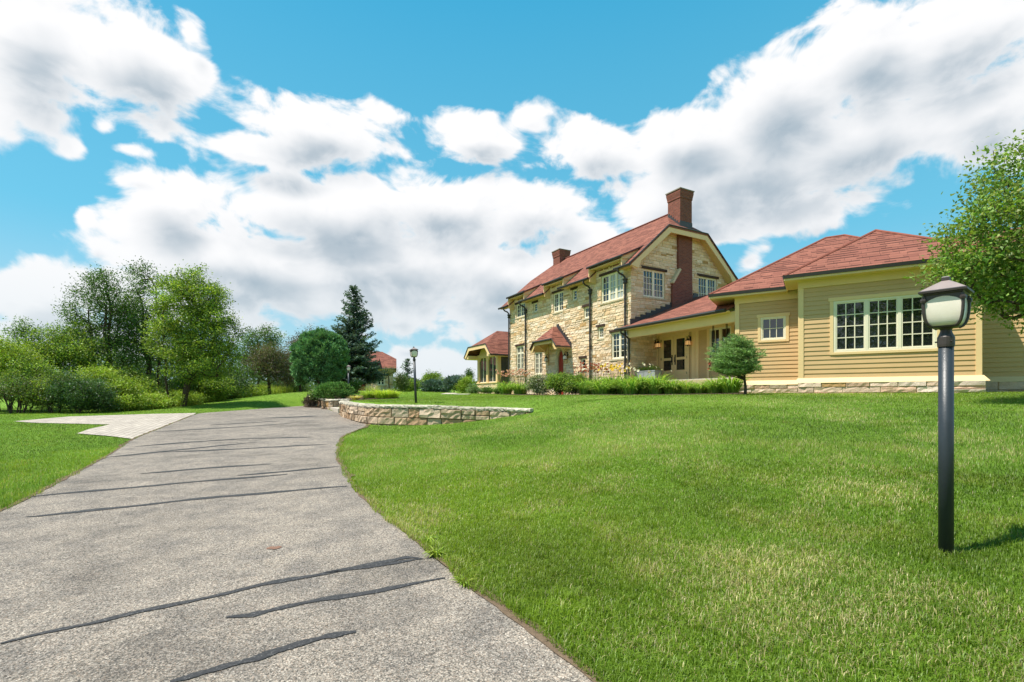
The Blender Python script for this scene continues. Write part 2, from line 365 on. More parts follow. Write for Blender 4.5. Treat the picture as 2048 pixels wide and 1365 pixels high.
c = ramp(nt, f, [(.35, (.028, .028, .03)), (.58, (.05, .049, .05)), (.70, (.17, .16, .15))]); nt.links.new(c, b.inputs['Base Color']); b.inputs['Roughness'].default_value = .75; b.inputs['Specular IOR Level'].default_value = .2
bump(nt, b, v1.outputs['Distance'], -.5, .005)
m, nt, b = M_('concrete_pavers'); PAVER = m; u = uvv(nt); mp = nd(nt, 'ShaderNodeMapping', {0: u, 'Rotation': (0, 0, R(63))})
bt = nd(nt, 'ShaderNodeTexBrick', {'Vector': mp.outputs[0], 'Color1': (.47, .40, .33, 1), 'Color2': (.34, .285, .235, 1), 'Mortar': (.15, .13, .11, 1), 'Scale': 1, 'Mortar Size': .012, 'Brick Width': .3, 'Row Height': .2})
c = mixc(nt, 1.0, bt.outputs[0], ramp(nt, noise(nt, .9, 6, .65, u), [(.3, (.8,) * 3), (.7, (1.12,) * 3)]), 'MULTIPLY'); nt.links.new(c, b.inputs['Base Color']); b.inputs['Roughness'].default_value = .9
bump(nt, b, bt.outputs[1], -.6, .008)
# lawn soil and turf between the blades
m, nt, b = M_('turf'); TURF = m; p = pos(nt)
n1 = noise(nt, .35, 6, .62, p); n2 = noise(nt, 3.0, 6, .7, p); n3 = noise(nt, 38, 4, .75, p)
c = ramp(nt, n1, [(.3, (0.115, 0.235, 0.020)), (.5, (0.155, 0.280, 0.028)), (.66, (0.210, 0.310, 0.045)), (.8, (0.310, 0.341, 0.109))])
c = mixc(nt, .55, c, ramp(nt, n2, [(.3, (0.100, 0.205, 0.016)), (.7, (0.210, 0.325, 0.045))]))
c = mixc(nt, 1.0, c, ramp(nt, n3, [(.3, (.62,) * 3), (.7, (1.35,) * 3)]), 'MULTIPLY'); nt.links.new(c, b.inputs['Base Color']); b.inputs['Roughness'].default_value = .95; b.inputs['Specular IOR Level'].default_value = .1
bump(nt, b, n3, 1.0, .05)
# ------------------------------------------------------------------ terrain
SLOPE = 0.025                                # the driveway climbs gently away from the camera
def drv(px, py):                             # a photo point on the driveway plane -> (x, y)
    Y = EYE / ((py - HZ) / F + SLOPE); return ((px - 1024) / F * Y, Y)
def at(px, Y): return ((px - 1024) / F * Y, Y)
EDGE_R = [(5.5, -9), (1.75, 0)] + [drv(*q) for q in ((1210,1365),(1013,1226),(901.5,1144),(824,1076),(717,990),(672,913),(683,874),(738.6,851))] + [(-8.92, 25.5), (-11.1, 29.6), (-13.6, 34.2), (-14.3, 35.4)]
EDGE_L = [(-1.0, -9), (-3.2, 0), (-4.4, 2.5)] + [drv(*q) for q in ((0,1024),(61.5,995),(171,937),(222,909),(265,879),(386,831))] + [(-16.6, 25.9), (-16.1, 29.5), (-15.4, 33.4), (-14.8, 35.4)]
def smooth_edge(E):
    ys = np.arange(-9, 35.4, .2); xs = np.interp(ys, [p[1] for p in E], [p[0] for p in E])
    k = np.ones(7) / 7; xx = np.concatenate([np.full(3, xs[0]), xs, np.full(3, xs[-1])]); return ys, np.convolve(xx, k, 'valid')
DY, DXR = smooth_edge(EDGE_R); _, DXL = smooth_edge(EDGE_L)
DRIVE = list(zip(DXR, DY)) + list(zip(DXL[::-1], DY[::-1]))
DRIVE_C = DRIVE[::4]
PAVE = [drv(*q) for q in ((386,831),(265,879),(219,873),(154,868),(178,859),(220,850),(68,846.5),(27,843.5),(137,834),(308,828.5),(393,826.8))]
W1 = [(-9.1, 25.9), (-8.6, 24.4), (-7.6, 22.2), (-6.6, 20.3), (-5.75, 18.95), (-5.1, 18.25), (-4.3, 17.85), (-3.52, 17.6), (-1.6, 17.0), (0, 16.5), (.62, 16.32)]
W2 = [(-13.9, 34.6), (-12.6, 32.3), (-11.5, 30.3), (-11.1, 29.7), (-10.7, 29.75), (-9.9, 30.6), (-8.8, 32.0)]
HA = math.atan2(542, 975)
XH = Vector((math.sin(HA), -math.cos(HA), 0)); YH = Vector((math.cos(HA), math.sin(HA), 0)); HC = Vector((6.63, 27.18, 0))
WX = Vector((.848, -.53, 0)); WY = Vector((.53, .848, 0)); BL = Vector((10.634, 18.0, 0))
def hl(x, y, z=0): return HC + XH * x + YH * y + Vector((0, 0, z))
def wl(u, v, z=0): return BL + WX * u + WY * v + Vector((0, 0, z))
def res(px, py, Y):
    X = (px - 1024) / F * Y; return (X, Y, EYE + (HZ - py) / F * Y - SLOPE * Y)
def tps(P):
    P = np.array(P, float); n = len(P); r = np.hypot(P[:, None, 0] - P[None, :, 0], P[:, None, 1] - P[None, :, 1])
    K = np.where(r > 0, r * r * np.log(r + 1e-9), 0) + np.eye(n) * .15
    A = np.zeros((n + 3, n + 3)); A[:n, :n] = K; A[:n, n] = 1; A[:n, n + 1:] = P[:, :2]; A[n, :n] = 1; A[n + 1:, :n] = P[:, :2].T
    w = np.linalg.solve(A, np.concatenate([P[:, 2], [0, 0, 0]]))
    def f(x, y):
        s = w[n] + w[n + 1] * x + w[n + 2] * y
        for i in range(n):
            rr = np.hypot(x - P[i, 0], y - P[i, 1]); s = s + w[i] * rr * rr * np.log(rr + 1e-9)
        return np.clip(s, 0, 1.5)
    return f
base_pts = [(h.x, h.y, 1.6 - SLOPE * h.y) for h in (hl(0, 0), hl(-5, 0), hl(-10, 0), hl(-14, 0), hl(-20, 0), hl(0, 8), hl(3, 0))] + \
    [(w.x, w.y, 1.64 - SLOPE * w.y) for w in (wl(0, 0), wl(5, 0), wl(10, 0), wl(-2.4, 2), wl(2, 8))]
lowP = [(x, y, 0) for x, y in EDGE_R[:10:1]] + [res(1892,1110,3.8), (3.2, 1.0, .22), (6, 3, .42), res(829,851,17.6), res(932,845,17), res(1065,826,16.3), res(1200,797,17), res(1500,790,17.3),
    (3.5, 9.5, .58), (6.5, 9.5, .72), (9, 9.5, .86), (2.5, 13, .66), res(2300,785,14), res(2600,790,20), (-8, 24, 0), (-15, 30, .0), (-10, 12, 0), (-14, 18, 0), (-20, 24, 0), (-30, 20, 0), (-8, 4, 0), (-20, 5, 0),
    res(540,790,46), res(440,800,42), res(330,812,34), res(240,822,28.5), (-60, 40, 0), (-12, 60, 1.0), (10, 60, .7), (40, 50, .6), (-40, 70, .6), res(590,786,40)] + base_pts
upP = [res(832,806,18.6), res(855,810,18), res(683,802,25), (.69, 16.3, .68), (1.6, 16.6, .76), res(785,797,28), res(850,784.5,38), res(635,796,31), res(620,786,38), res(950,799,22), res(960,788,34), res(1060,795,21), (-12, 60, 1.1), (10, 60, .8), (-16, 45, .9),
    (3.5, 16, .8), (8, 16.5, .98)] + base_pts
fL = tps(lowP); fU = tps(upP)
TERR = [(.69, 16.3)] + W1[-3::-1] + [W2[3], W2[2], W2[1], W2[0], (-14.8, 42), (-17, 60), (12, 60), (11, 30), (9, 17.5), (4, 16.4)]
TERW = [.22] * 9 + [1.6] + [.25] * 3 + [2.5] * 6 + [2.5]
def ground(x, y):
    x = np.asarray(x, float); y = np.asarray(y, float); shp = x.shape; x = x.ravel(); y = y.ravel()
    near = (np.abs(x) < 70) & (y > -12) & (y < 90)
    out = np.clip(y, -40, 62) * SLOPE
    xn, yn = x[near], y[near]
    dd = np.minimum(segdist(DRIVE_C, xn, yn, True), segdist(PAVE, xn, yn, True)); ins = inpoly(DRIVE_C, xn, yn) | inpoly(PAVE, xn, yn)
    k = np.clip(dd / 1.6, 0, 1); k = np.where(ins, 0, k * k * (3 - 2 * k))
    lo = fL(xn, yn) * k
    m = np.full(xn.shape, 1.0)
    for i in range(len(TERR)):
        m = np.minimum(m, np.clip(segdist([TERR[i], TERR[(i + 1) % len(TERR)]], xn, yn) / TERW[i] - (.75 if TERW[i] < .3 else 0), 0, 1))
    m = np.where(inpoly(TERR, xn, yn), m, 0)
    z = yn * SLOPE + lo * (1 - m) + fU(xn, yn) * m
    fade = np.clip((np.maximum(np.abs(xn) - 45, yn - 62)) / 25, 0, 1)
    far = np.clip(yn, -40, 62) * SLOPE
    out[near] = z * (1 - fade) + far * fade
    return out.reshape(shp)
def gz(x, y): return float(ground(np.array([x]), np.array([y]))[0])
def axis(lo, hi, step, far):
    a = np.arange(lo, hi + 1e-6, step); g = []; d = step; v = hi
    while v < far: d *= 1.25; v += d; g.append(v)
    g2 = []; d = step; v = lo
    while v > -far: d *= 1.25; v -= d; g2.append(v)
    return np.array(g2[::-1] + list(a) + g)
gx = axis(-22, 18, .2, 1500); gy = axis(-6, 42, .2, 1500)
XX, YY = np.meshgrid(gx, gy); ZZ = ground(XX, YY)
inner = inpoly(DRIVE_C, XX, YY) | inpoly(PAVE, XX, YY); din = np.minimum(segdist(DRIVE_C, XX.ravel(), YY.ravel(), True), 9).reshape(XX.shape)
dpv = segdist(PAVE, XX.ravel(), YY.ravel(), True).reshape(XX.shape)
ind = inpoly(DRIVE_C, XX, YY); inp = inpoly(PAVE, XX, YY)
ZZ = ZZ - np.where(ind | inp, np.clip(np.maximum(np.where(ind, din, 0), np.where(inp, dpv, 0)) / .25, 0, 1) * .06, 0)
nx, ny = len(gx), len(gy); idx = np.arange(nx * ny).reshape(ny, nx)
Q = np.stack([idx[:-1, :-1], idx[:-1, 1:], idx[1:, 1:], idx[1:, :-1]], -1).reshape(-1, 4)
lawn = np_mesh("lawn", np.stack([XX, YY, ZZ], -1).reshape(-1, 3), Q, 4, TURF, smooth=True); tag(lawn, kind='structure')
# driveway sheet
M = 26; t = np.linspace(0, 1, M)[None, :]; DX = DXL[:, None] * (1 - t) + DXR[:, None] * t
jit = (fbm(DY * 3, DY * 0 + 1.5, 3, 5) - .5) * .14; DX[:, -1] += jit; DX[:, 0] += (fbm(DY * 3, DY * 0 + 7.5, 3, 6) - .5) * .14
DYY = np.repeat(DY[:, None], M, 1); idx = np.arange(DX.size).reshape(DX.shape)
drive = np_mesh("driveway", np.stack([DX, DYY, DYY * SLOPE + .006], -1).reshape(-1, 3), np.stack([idx[:-1, :-1], idx[:-1, 1:], idx[1:, 1:], idx[1:, :-1]], -1).reshape(-1, 4), 4, ASPH); tag(drive, kind='structure')
mb = MB(); mb.add([(x, y, y * SLOPE + .012) for x, y in PAVE], [tuple(range(len(PAVE)))]); pv = mb.build("paver_apron", PAVER); tag(pv, kind='structure')
# crack sealant strips on the driveway
rs = random.Random(3)
CR = [(([0,1290],[100,1267],[200,1245],[310,1220],[440,1192],[550,1167],[650,1149],[725,1135],[810,1117],[842,1120]), 7), (([650,1149],[725,1139],[790,1128],[845,1120]), 5),
  (([452,1237],[500,1235],[550,1220],[650,1202],[750,1185],[890,1159]), 9), (([340,1366],[425,1345],[500,1322],[575,1300],[650,1275],[712,1268]), 13),
  (([51,1036],[103,1031],[239,1017],[342,1005],[444,995],[581,983],[694,974]), 4), (([61,995],[171,984.6],[308,972.6],[444,960.6],[574,950]), 3), (([475,952],[581,943.6],[677,934]), 2.4),
  (([280,948.7],[410,938],[543,929]), 2.4), (([212,916],[342,902.5],[513,885.5]), 2), (([321,906],[478,899],[656,889.5]), 1.8), (([270,894],[376,885.5],[489,878.6],[625,875]), 1.7), (([307,865],[440,857],[581,848]), 1.3), (([526,837.6],[636,832.5]), 1.8), (([420,851],[560,843]), 1)]
for pts, w in CR:
    P = []
    for i in range(len(pts) - 1):
        for k in range(8): f = k / 8; P.append((pts[i][0] * (1 - f) + pts[i + 1][0] * f, pts[i][1] * (1 - f) + pts[i + 1][1] * f))
    P.append(tuple(pts[-1])); mb = MB(); n = len(P); vs = []
    for i, (x, y) in enumerate(P):
        q = i / (n - 1); ww = w * .95 * (.3 + .7 * min(1, 6 * q + .1, 6 * (1 - q) + .1)) * (.85 + .3 * math.sin(i * .55 + w) * math.sin(i * .23 + 2 * w)) * rs.uniform(.92, 1.08) * .5; y += math.sin(i * .4 + w * 3) * w * .12 + rs.uniform(-.05, .05) * w
        a = drv(x, y - ww); c2 = drv(x, y + ww); vs += [(a[0], a[1], a[1] * SLOPE + .011), (c2[0], c2[1], c2[1] * SLOPE + .011)]
    mb.add(vs, [(2 * i, 2 * i + 1, 2 * i + 3, 2 * i + 2) for i in range(n - 1)]); mb.build("crack_seal", SEAL, drive)
mb = MB(); cx, cy = drv(545, 1098); mb.add([(cx + .07 * math.cos(a) * rs.uniform(.5, 1.2), cy + .06 * math.sin(a) * rs.uniform(.5, 1.2), cy * SLOPE + .0105) for a in np.linspace(0, 6.28, 15)[:-1]], [tuple(range(14))])
mb.build("rust_stain", simple('rust', (.19, .10, .065), .9, .5, 40), drive)
# ------------------------------------------------------------------ ashlar stonework: real stones, each with its own face
STC = [(.74, .56, .33), (.78, .615, .39), (.70, .51, .285), (.76, .59, .36), (.80, .66, .45), (.66, .46, .24), (.75, .58, .36), (.72, .57, .37)]
def cut(rects, op):
    out = []; a0, a1, c0, c1 = op
    for (x0, x1, y0, y1) in rects:
        if x1 <= a0 + .001 or x0 >= a1 - .001 or y1 <= c0 + .001 or y0 >= c1 - .001: out.append((x0, x1, y0, y1)); continue
        if x0 < a0: out.append((x0, a0, y0, y1))
        if x1 > a1: out.append((a1, x1, y0, y1))
        m0, m1 = max(x0, a0), min(x1, a1)
        if y0 < c0: out.append((m0, m1, y0, c0))
        if y1 > c1: out.append((m0, m1, c1, y1))
    return out
def courses(rng, u0, u1, z0, z1, hr=(.11, .24), wr=(.22, .75), ops=()):
    R_ = []; z = z0
    while z < z1 - .02:
        h = rng.uniform(*hr)
        if z1 - (z + h) < hr[0]: h = z1 - z
        u = u0 - rng.uniform(0, .3)
        while u < u1:
            w = rng.uniform(*wr) * (.7 + h * 2)
            a, c = max(u, u0), min(u + w, u1)
            if c - a > .02:
                if h > .19 and rng.random() < .3: k = z + h * rng.uniform(.4, .6); R_ += [(a, c, z, k), (a, c, k, z + h)]
                else: R_.append((a, c, z, z + h))
            u += w
        z += h
    for op in ops: R_ = cut(R_, op)
    return [r for r in R_ if r[1] - r[0] > .04 and r[3] - r[2] > .03]
def clip_poly(poly, planes):
    for (a, b_, c) in planes:                # keep a*u + b*z <= c
        out = []
        for i in range(len(poly)):
            p, q = poly[i], poly[(i + 1) % len(poly)]; dp = a * p[0] + b_ * p[1] - c; dq = a * q[0] + b_ * q[1] - c
            if dp <= 0: out.append(p)
            if dp * dq < 0: t_ = dp / (dp - dq); out.append((p[0] + (q[0] - p[0]) * t_, p[1] + (q[1] - p[1]) * t_))
        poly = out
        if len(poly) < 3: return []
    return poly
def lay(mb, rng, rects, f, planes=(), rough=.035, joint=.008, cols=STC, warm=0):
    """f(u, z, d) -> point; every stone is a pillowed, broken face standing proud of the joint"""
    for (x0, x1, y0, y1) in rects:
        c = rng.choice(cols); k = rng.uniform(.86, 1.1); mb.cur = tuple(min(.86, q * k * w_) for q, w_ in zip(c, (1, .97, 1.06)))
        if rng.random() < .03: mb.cur = (.50 * k, .30 * k, .13 * k)
        x0 += joint; x1 -= joint; y0 += joint; y1 -= joint
        pl = clip_poly([(x0, y0), (x1, y0), (x1, y1), (x0, y1)], planes) if planes else None
        if planes and not pl: continue
        D = rng.uniform(.3, 1) * rough
        if planes and (len(pl) != 4 or abs((pl[2][0] - pl[0][0]) - (x1 - x0)) > 1e-4):
            cx = sum(p[0] for p in pl) / len(pl); cy = sum(p[1] for p in pl) / len(pl); n = len(pl)
            vs = [f(p[0], p[1], 0) for p in pl] + [f(p[0] * .93 + cx * .07, p[1] * .93 + cy * .07, D * rng.uniform(.7, 1.2)) for p in pl]
            mb.add(vs, [(i, (i + 1) % n, (i + 1) % n + n, i + n) for i in range(n)] + [tuple(range(n, 2 * n))]); continue
        nx_ = max(1, min(5, round((x1 - x0) / .14))); ny_ = max(1, min(3, round((y1 - y0) / .12)))
        us = [x0] + [x0 + (x1 - x0) * (i + .5 + rng.uniform(-.2, .2)) / (nx_ + 1) for i in range(nx_ + 1)] + [x1]
        zs = [y0] + [y0 + (y1 - y0) * (i + .5 + rng.uniform(-.2, .2)) / (ny_ + 1) for i in range(ny_ + 1)] + [y1]
        us[1] = x0 + .014; us[-2] = x1 - .014; zs[1] = y0 + .012; zs[-2] = y1 - .012
        tu = rng.uniform(-.5, .5); tz = rng.uniform(-.7, .5); nu, nz_ = len(us), len(zs); vs = []
        for j, z in enumerate(zs):
            for i, u in enumerate(us):
                e = i in (0, nu - 1) or j in (0, nz_ - 1)
                d = 0 if e else max(.004, D * (1 + tu * (u - x0) / (x1 - x0) + tz * (z - y0) / (y1 - y0)) + rng.uniform(-.45, .45) * rough)
                vs.append(f(u, z, d))
        mb.add(vs, [(j * nu + i, j * nu + i + 1, (j + 1) * nu + i + 1, (j + 1) * nu + i) for j in range(nz_ - 1) for i in range(nu - 1)])
    mb.cur = (1, 1, 1)
class Path:
    def __init__(s, P, left=True):
        P = np.array(P, float)
        for _ in range(2):                   # soften the corners
            Qp = [P[0]]
            for i in range(len(P) - 1): Qp += [P[i] * .75 + P[i + 1] * .25, P[i] * .25 + P[i + 1] * .75]
            P = np.array(Qp + [P[-1]])
        s.P = P; s.L = np.concatenate([[0], np.cumsum(np.hypot(*np.diff(P, axis=0).T))]); s.len = s.L[-1]
    def __call__(s, u, d):                   # d > 0: to the right of the direction of travel
        u = min(max(u, 0), s.len); x = np.interp(u, s.L, s.P[:, 0]); y = np.interp(u, s.L, s.P[:, 1])
        a, b_ = max(0, u - .12), min(s.len, u + .12)
        tx = np.interp(b_, s.L, s.P[:, 0]) - np.interp(a, s.L, s.P[:, 0]); ty = np.interp(b_, s.L, s.P[:, 1]) - np.interp(a, s.L, s.P[:, 1]); h = math.hypot(tx, ty)
        return x + ty / h * d, y - tx / h * d
def retaining_wall(name, P, tops, label, seed, H=1.1):
    rng = random.Random(seed); pa = Path(P); top = lambda u: float(np.interp(u / pa.len, [q[0] for q in tops], [q[1] for q in tops]))
    x, y = pa(pa.len / 2, 0); root = empty(name, (x, y, gz(x, y)), label, 'retaining wall')
    CT = .12
    def f(u, z, d): xx, yy = pa(u, d); return (xx, yy, top(u) - CT - (H - z))
    mb = MB(); WST = [(.46, .33, .195), (.51, .385, .24), (.41, .28, .155), (.54, .42, .28), (.37, .24, .13), (.47, .36, .23)]; lay(mb, rng, courses(rng, 0, pa.len, 0, H, (.17, .36), (.26, .7)), f, rough=.06, joint=.012, cols=WST)
    for e, sg in ((0, 1), (pa.len, -1)):     # the end faces
        lay(mb, rng, courses(rng, 0, .38, 0, H, (.15, .27), (.3, .5)), cols=WST, f=lambda u, z, d, e=e, sg=sg: (pa(e, -u if sg > 0 else -.38 + u)[0] + (pa(e, 0)[0] - pa(e + sg * .3, 0)[0]) / .3 * d, pa(e, -u if sg > 0 else -.38 + u)[1] + (pa(e, 0)[1] - pa(e + sg * .3, 0)[1]) / .3 * d, top(e) - CT - (H - z)), rough=.04)
    mb.build("stone_face", STONE, root, uv=False)
    mb = MB(); us = np.linspace(0, pa.len, max(12, int(pa.len / .25)))
    for a, c in zip(us[:-1], us[1:]):
        q = [(*pa(u, d), 0) for u, d in ((a, -.005), (c, -.005), (c, -.4), (a, -.4))]
        mb.hexa([(q[i][0], q[i][1], top((a, c, c, a)[i]) - H - .3) for i in range(4)], [(q[i][0], q[i][1], top((a, c, c, a)[i]) - CT) for i in range(4)])
    mb.build("mortar_core", CORE, root)
    mb = MB(); u = -.03
    while u < pa.len:                        # rough capstones, one slab after another
        w = rng.uniform(.75, 1.4); e = min(u + w, pa.len + .03); n = max(3, int((e - u) / .07)); k = rng.uniform(.78, 1.1); mb.cur = (.52 * k, .46 * k, .36 * k)
        dz = rng.uniform(-.012, .012); ov = rng.uniform(.03, .09); vs = []; prof = [(-.42, .0), (-.42, 1), (-.22, 1.0), (-.03, 1.0), (.6, .86), (1, .5), (.8, .16), (.45, 0)]
        for i in range(n + 1):
            uu = u + .006 + (e - u - .012) * i / n
            for j, (d, z) in enumerate(prof):
                dd = d if d < 0 else d * ov; r1 = rng.uniform(-.018, .018) if d > -.1 else rng.uniform(-.006, .006); r2 = rng.uniform(-.016, .016) if d > -.1 else rng.uniform(-.005, .005)
                xx, yy = pa(uu, dd + r1); vs.append((xx, yy, top(uu) - CT + z * CT + dz + r2))
        m_ = len(prof); mb.add(vs, [(i * m_ + j, i * m_ + (j + 1) % m_, (i + 1) * m_ + (j + 1) % m_, (i + 1) * m_ + j) for i in range(n) for j in range(m_)] + [tuple(range(m_)), tuple(range(n * m_, n * m_ + m_))[::-1]])
        u = e
    mb.build("capstone", CAPST, root, uv=False)
retaining_wall("retaining_wall", W1, [(0, 1.33), (.3, 1.27), (.5, 1.235), (.75, 1.205), (1, 1.12)], "long curved limestone retaining wall with rough grey capstones beside the driveway", 11)
retaining_wall("retaining_wall", W2, [(0, 1.46), (.5, 1.37), (1, 1.42)], "short limestone retaining wall below the low green pine, left of the stone step", 12, .9)
# ------------------------------------------------------------------ the house: stone block, porch, clapboard wing, sunroom
HOUSE = empty("stone_house", tuple(hl(-4, 2, 1.55)), "long limestone house with red shingle roofs, tan clapboard wing and sunroom", "house")
def facade(u, z, d): return hl(u, -d, z)
def gable(u, z, d): return hl(d, u, z)
def pbox(mb, f, u0, u1, z0, z1, d0, d1):
    mb.hexa([f(u0, z0, d1), f(u1, z0, d1), f(u1, z0, d0), f(u0, z0, d0)], [f(u0, z1, d1), f(u1, z1, d1), f(u1, z1, d0), f(u0, z1, d0)])
def backing(mb, f, u0, u1, z0, z1, ops, planes=(), depth=.28, d=-.002):
    us = sorted({u0, u1, *[o[0] for o in ops], *[o[1] for o in ops]}); zs = sorted({z0, z1, *[o[2] for o in ops], *[o[3] for o in ops]})
    for a, c in zip(us[:-1], us[1:]):
        for e, g in zip(zs[:-1], zs[1:]):
            mu, mz = (a + c) / 2, (e + g) / 2
            if any(o[0] < mu < o[1] and o[2] < mz < o[3] for o in ops): continue
            pl = [(a, e), (c, e), (c, g), (a, g)]
            if planes: pl = clip_poly(pl, planes)
            if len(pl) > 2: mb.poly(*[f(p[0], p[1], d) for p in pl])
    for (a, c, e, g) in ops:
        for (p, q) in (((a, e), (c, e)), ((c, e), (c, g)), ((c, g), (a, g)), ((a, g), (a, e))):
            mb.poly(f(*p, d), f(*q, d), f(*q, -depth), f(*p, -depth))
def window(f, u0, u1, z0, z1, sashes=1, cols=2, rows=3, rec=.10, parent=None, sill=True, lintel=True, trim=None, pane=None, blinds=(), transom=0, fr=.055, mt=.026, lw=.16):
    parent = parent or HOUSE; mb = MB(); g = MB(); bl = MB(); d1 = -rec + .05; d0 = -rec - .03
    for a, c, e, h in ((u0, u1, z0, z0 + fr), (u0, u1, z1 - fr, z1), (u0, u0 + fr, z0 + fr, z1 - fr), (u1 - fr, u1, z0 + fr, z1 - fr)): pbox(mb, f, a, c, e, h, d0, d1)
    W = (u1 - u0 - 2 * fr); sw = W / sashes
    for s in range(sashes):
        a = u0 + fr + s * sw; c = a + sw
        if s: pbox(mb, f, a - .045, a + .045, z0 + fr, z1 - fr, d0, d1 - .004); a += .045
        if s < sashes - 1: c -= .045
        for q in (a, c - .04): pbox(mb, f, q, q + .04, z0 + fr, z1 - fr, d0, d1 - .018)
        for q in (z0 + fr, z1 - fr - .04): pbox(mb, f, a + .04, c - .04, q, q + .04, d0, d1 - .018)
        a2, c2, e2, g2 = a + .04, c - .04, z0 + fr + .04, z1 - fr - .04
        if transom: pbox(mb, f, a2, c2, transom - .05, transom + .05, d0, d1 - .01)
        for k in range(1, cols): q = a2 + (c2 - a2) * k / cols; pbox(mb, f, q - mt / 2, q + mt / 2, e2, g2, d0 + .01, d1 - .025)
        for k in range(1, rows): q = e2 + (g2 - e2) * k / rows; pbox(mb, f, a2, c2, q - mt / 2, q + mt / 2, d0 + .012, d1 - .028)
        (bl if s in blinds else g).poly(f(a2, e2, d0 + .02), f(c2, e2, d0 + .02), f(c2, g2, d0 + .02), f(a2, g2, d0 + .02))
    w = mb.build("window", WFRAME, parent)
    if g.f: g.build("pane", pane or GLASS, w, uv=False)
    if bl.f: tag(bl.build("pane", BLIND, w, uv=False), "pale window pane with a blind drawn behind it")
    if sill: s = MB(); s.cur = (.56, .46, .30); pbox(s, f, u0 - .1, u1 + .1, z0 - .11, z0 - .004, -rec - .1, .055); s.build("sill", CAPST, w, uv=False, bevel=.012)
    if lintel: s = MB(); pbox(s, f, u0 - lw, u1 + lw, z1 + .004, z1 + .15, -rec - .1, .06); s.build("lintel", BROWN, w, uv=False, bevel=.01)
    if trim:
        s = MB(); t_ = trim
        pbox(s, f, u0 - t_, u0 - .002, z0 - t_ * .75, z1 + .002, -.03, .045); pbox(s, f, u1 + .002, u1 + t_, z0 - t_ * .75, z1 + .002, -.03, .045)
        pbox(s, f, u0 - .002, u1 + .002, z0 - t_ * .75, z0 - .002, -.03, .05); pbox(s, f, u0 - t_ - .04, u1 + t_ + .04, z1 + .002, z1 + t_ * 1.15, -.03, .055)
        s.build("window_trim", CREAM, w, uv=False)
    return w
# --- stone walls
rng = random.Random(5)
OPF = dict(wl_=(-12.95, -11.62, 7.75, 8.80), sa=(-10.37, -9.85, 7.80, 8.47), mid=(-7.72, -6.55, 7.36, 8.70), sb=(-5.5, -5.02, 7.83, 8.52), sc=(-4.25, -3.66, 6.48, 7.19), big=(-2.55, -.62, 7.16, 8.78),
    sd=(-2.86, -2.35, 5.06, 5.75), gr=(-1.62, -.3, 3.73, 5.28), se=(-4.57, -4.1, 3.24, 3.97), gl=(-12.9, -11.79, 3.22, 5.50), g2=(-10.2, -9.15, 3.18, 4.80), door=(-7.42, -6.48, 1.5, 4.86))
ops = list(OPF.values())
DORM = [(-13.25, -11.45), (-8.1, -6.15), (-3.05, -.55)]
mb = MB(); lay(mb, rng, courses(rng, -14, .03, 1.35, 9.2, (.12, .26), (.25, .8), ops=ops), facade, rough=.034)
for a, c in DORM: lay(mb, rng, courses(rng, a, c, 9.2, 9.62, (.18, .24)), facade, rough=.04)
mb.build("facade_stonework", STONE, HOUSE, uv=False)
mb = MB(); backing(mb, facade, -14, 0, 1.2, 9.2, ops)
for a, c in DORM: backing(mb, facade, a, c, 9.2, 9.62, [])
mb.poly(hl(-14, 0, 1.2), hl(-14, 8.1, 1.2), hl(-14, 8.1, 9), hl(-14, 4, 12.4), hl(-14, 0, 9)); mb.poly(hl(-14, 8.1, 1.2), hl(0, 8.1, 1.2), hl(0, 8.1, 9), hl(-14, 8.1, 9))
mb.build("facade_mortar", MORTAR, HOUSE, uv=False)
OPG = dict(l=(.92, 2.61, 7.23, 8.80), r=(5.48, 7.13, 6.9, 8.92)); gops = list(OPG.values())
GP = [(-.87, 1, 9.22), (.83, 1, 9.12 + .83 * 8.1), (0, 1, 11.3)]
mb = MB(); lay(mb, rng, courses(rng, -.03, 8.1, 1.35, 11.4, (.13, .26), (.3, .8), ops=gops + [(3.6, 4.76, 8.2, 11.5), (3.1, 4.8, 1.3, 8.25)]), gable, GP, rough=.03); mb.build("gable_stonework", STONE, HOUSE, uv=False)
mb = MB(); backing(mb, gable, 0, 8.1, 1.2, 11.4, gops, GP); mb.build("gable_mortar", MORTAR, HOUSE, uv=False)
# --- facade windows and the arched red door
o = OPF
window(facade, *o['wl_'], 2, 2, 3); window(facade, *o['sa'], 1, 1, 3); window(facade, *o['mid'], 2, 2, 4); window(facade, *o['sb'], 1, 1, 3); window(facade, *o['sc'], 1, 2, 2)
window(facade, *o['big'], 3, 2, 4, blinds=(1, 2)); window(facade, *o['sd'], 1, 2, 3); window(facade, *o['gr'], 2, 2, 4); window(facade, *o['se'], 1, 1, 3)
window(facade, *o['gl'], 2, 2, 5, transom=4.93); window(facade, *o['g2'], 2, 2, 4, lintel=False)
window(gable, *OPG['l'], 2, 3, 4); window(gable, *OPG['r'], 2, 3, 4, sill=False)
def arch(u0, u1, z0, z1, zs, n=8):
    c = (u0 + u1) / 2; pts = [(u0, z0)]
    for i in range(n + 1): t_ = i / n; pts.append((u0 + (c - u0) * (1 - math.cos(t_ * 1.25)) / (1 - math.cos(1.25)), zs + (z1 - zs) * math.sin(t_ * 1.25) / math.sin(1.25)))
    L = pts[1:]; return pts + [(2 * c - p[0], p[1]) for p in L[-2::-1]] + [(u1, z0)]
A = arch(-7.28, -6.62, 1.5, 4.74, 4.05); mb = MB(); n = len(A)
mb.hexa([facade(p[0], p[1], -.24) for p in A], [facade(p[0], p[1], -.18) for p in A]); door = mb.build("front_door", RED, HOUSE); tag(door, "arched red front door under the small shingled canopy")
mb = MB(); mb.cur = (.60, .50, .33); B = arch(-7.42, -6.48, 1.5, 4.86, 4.05)
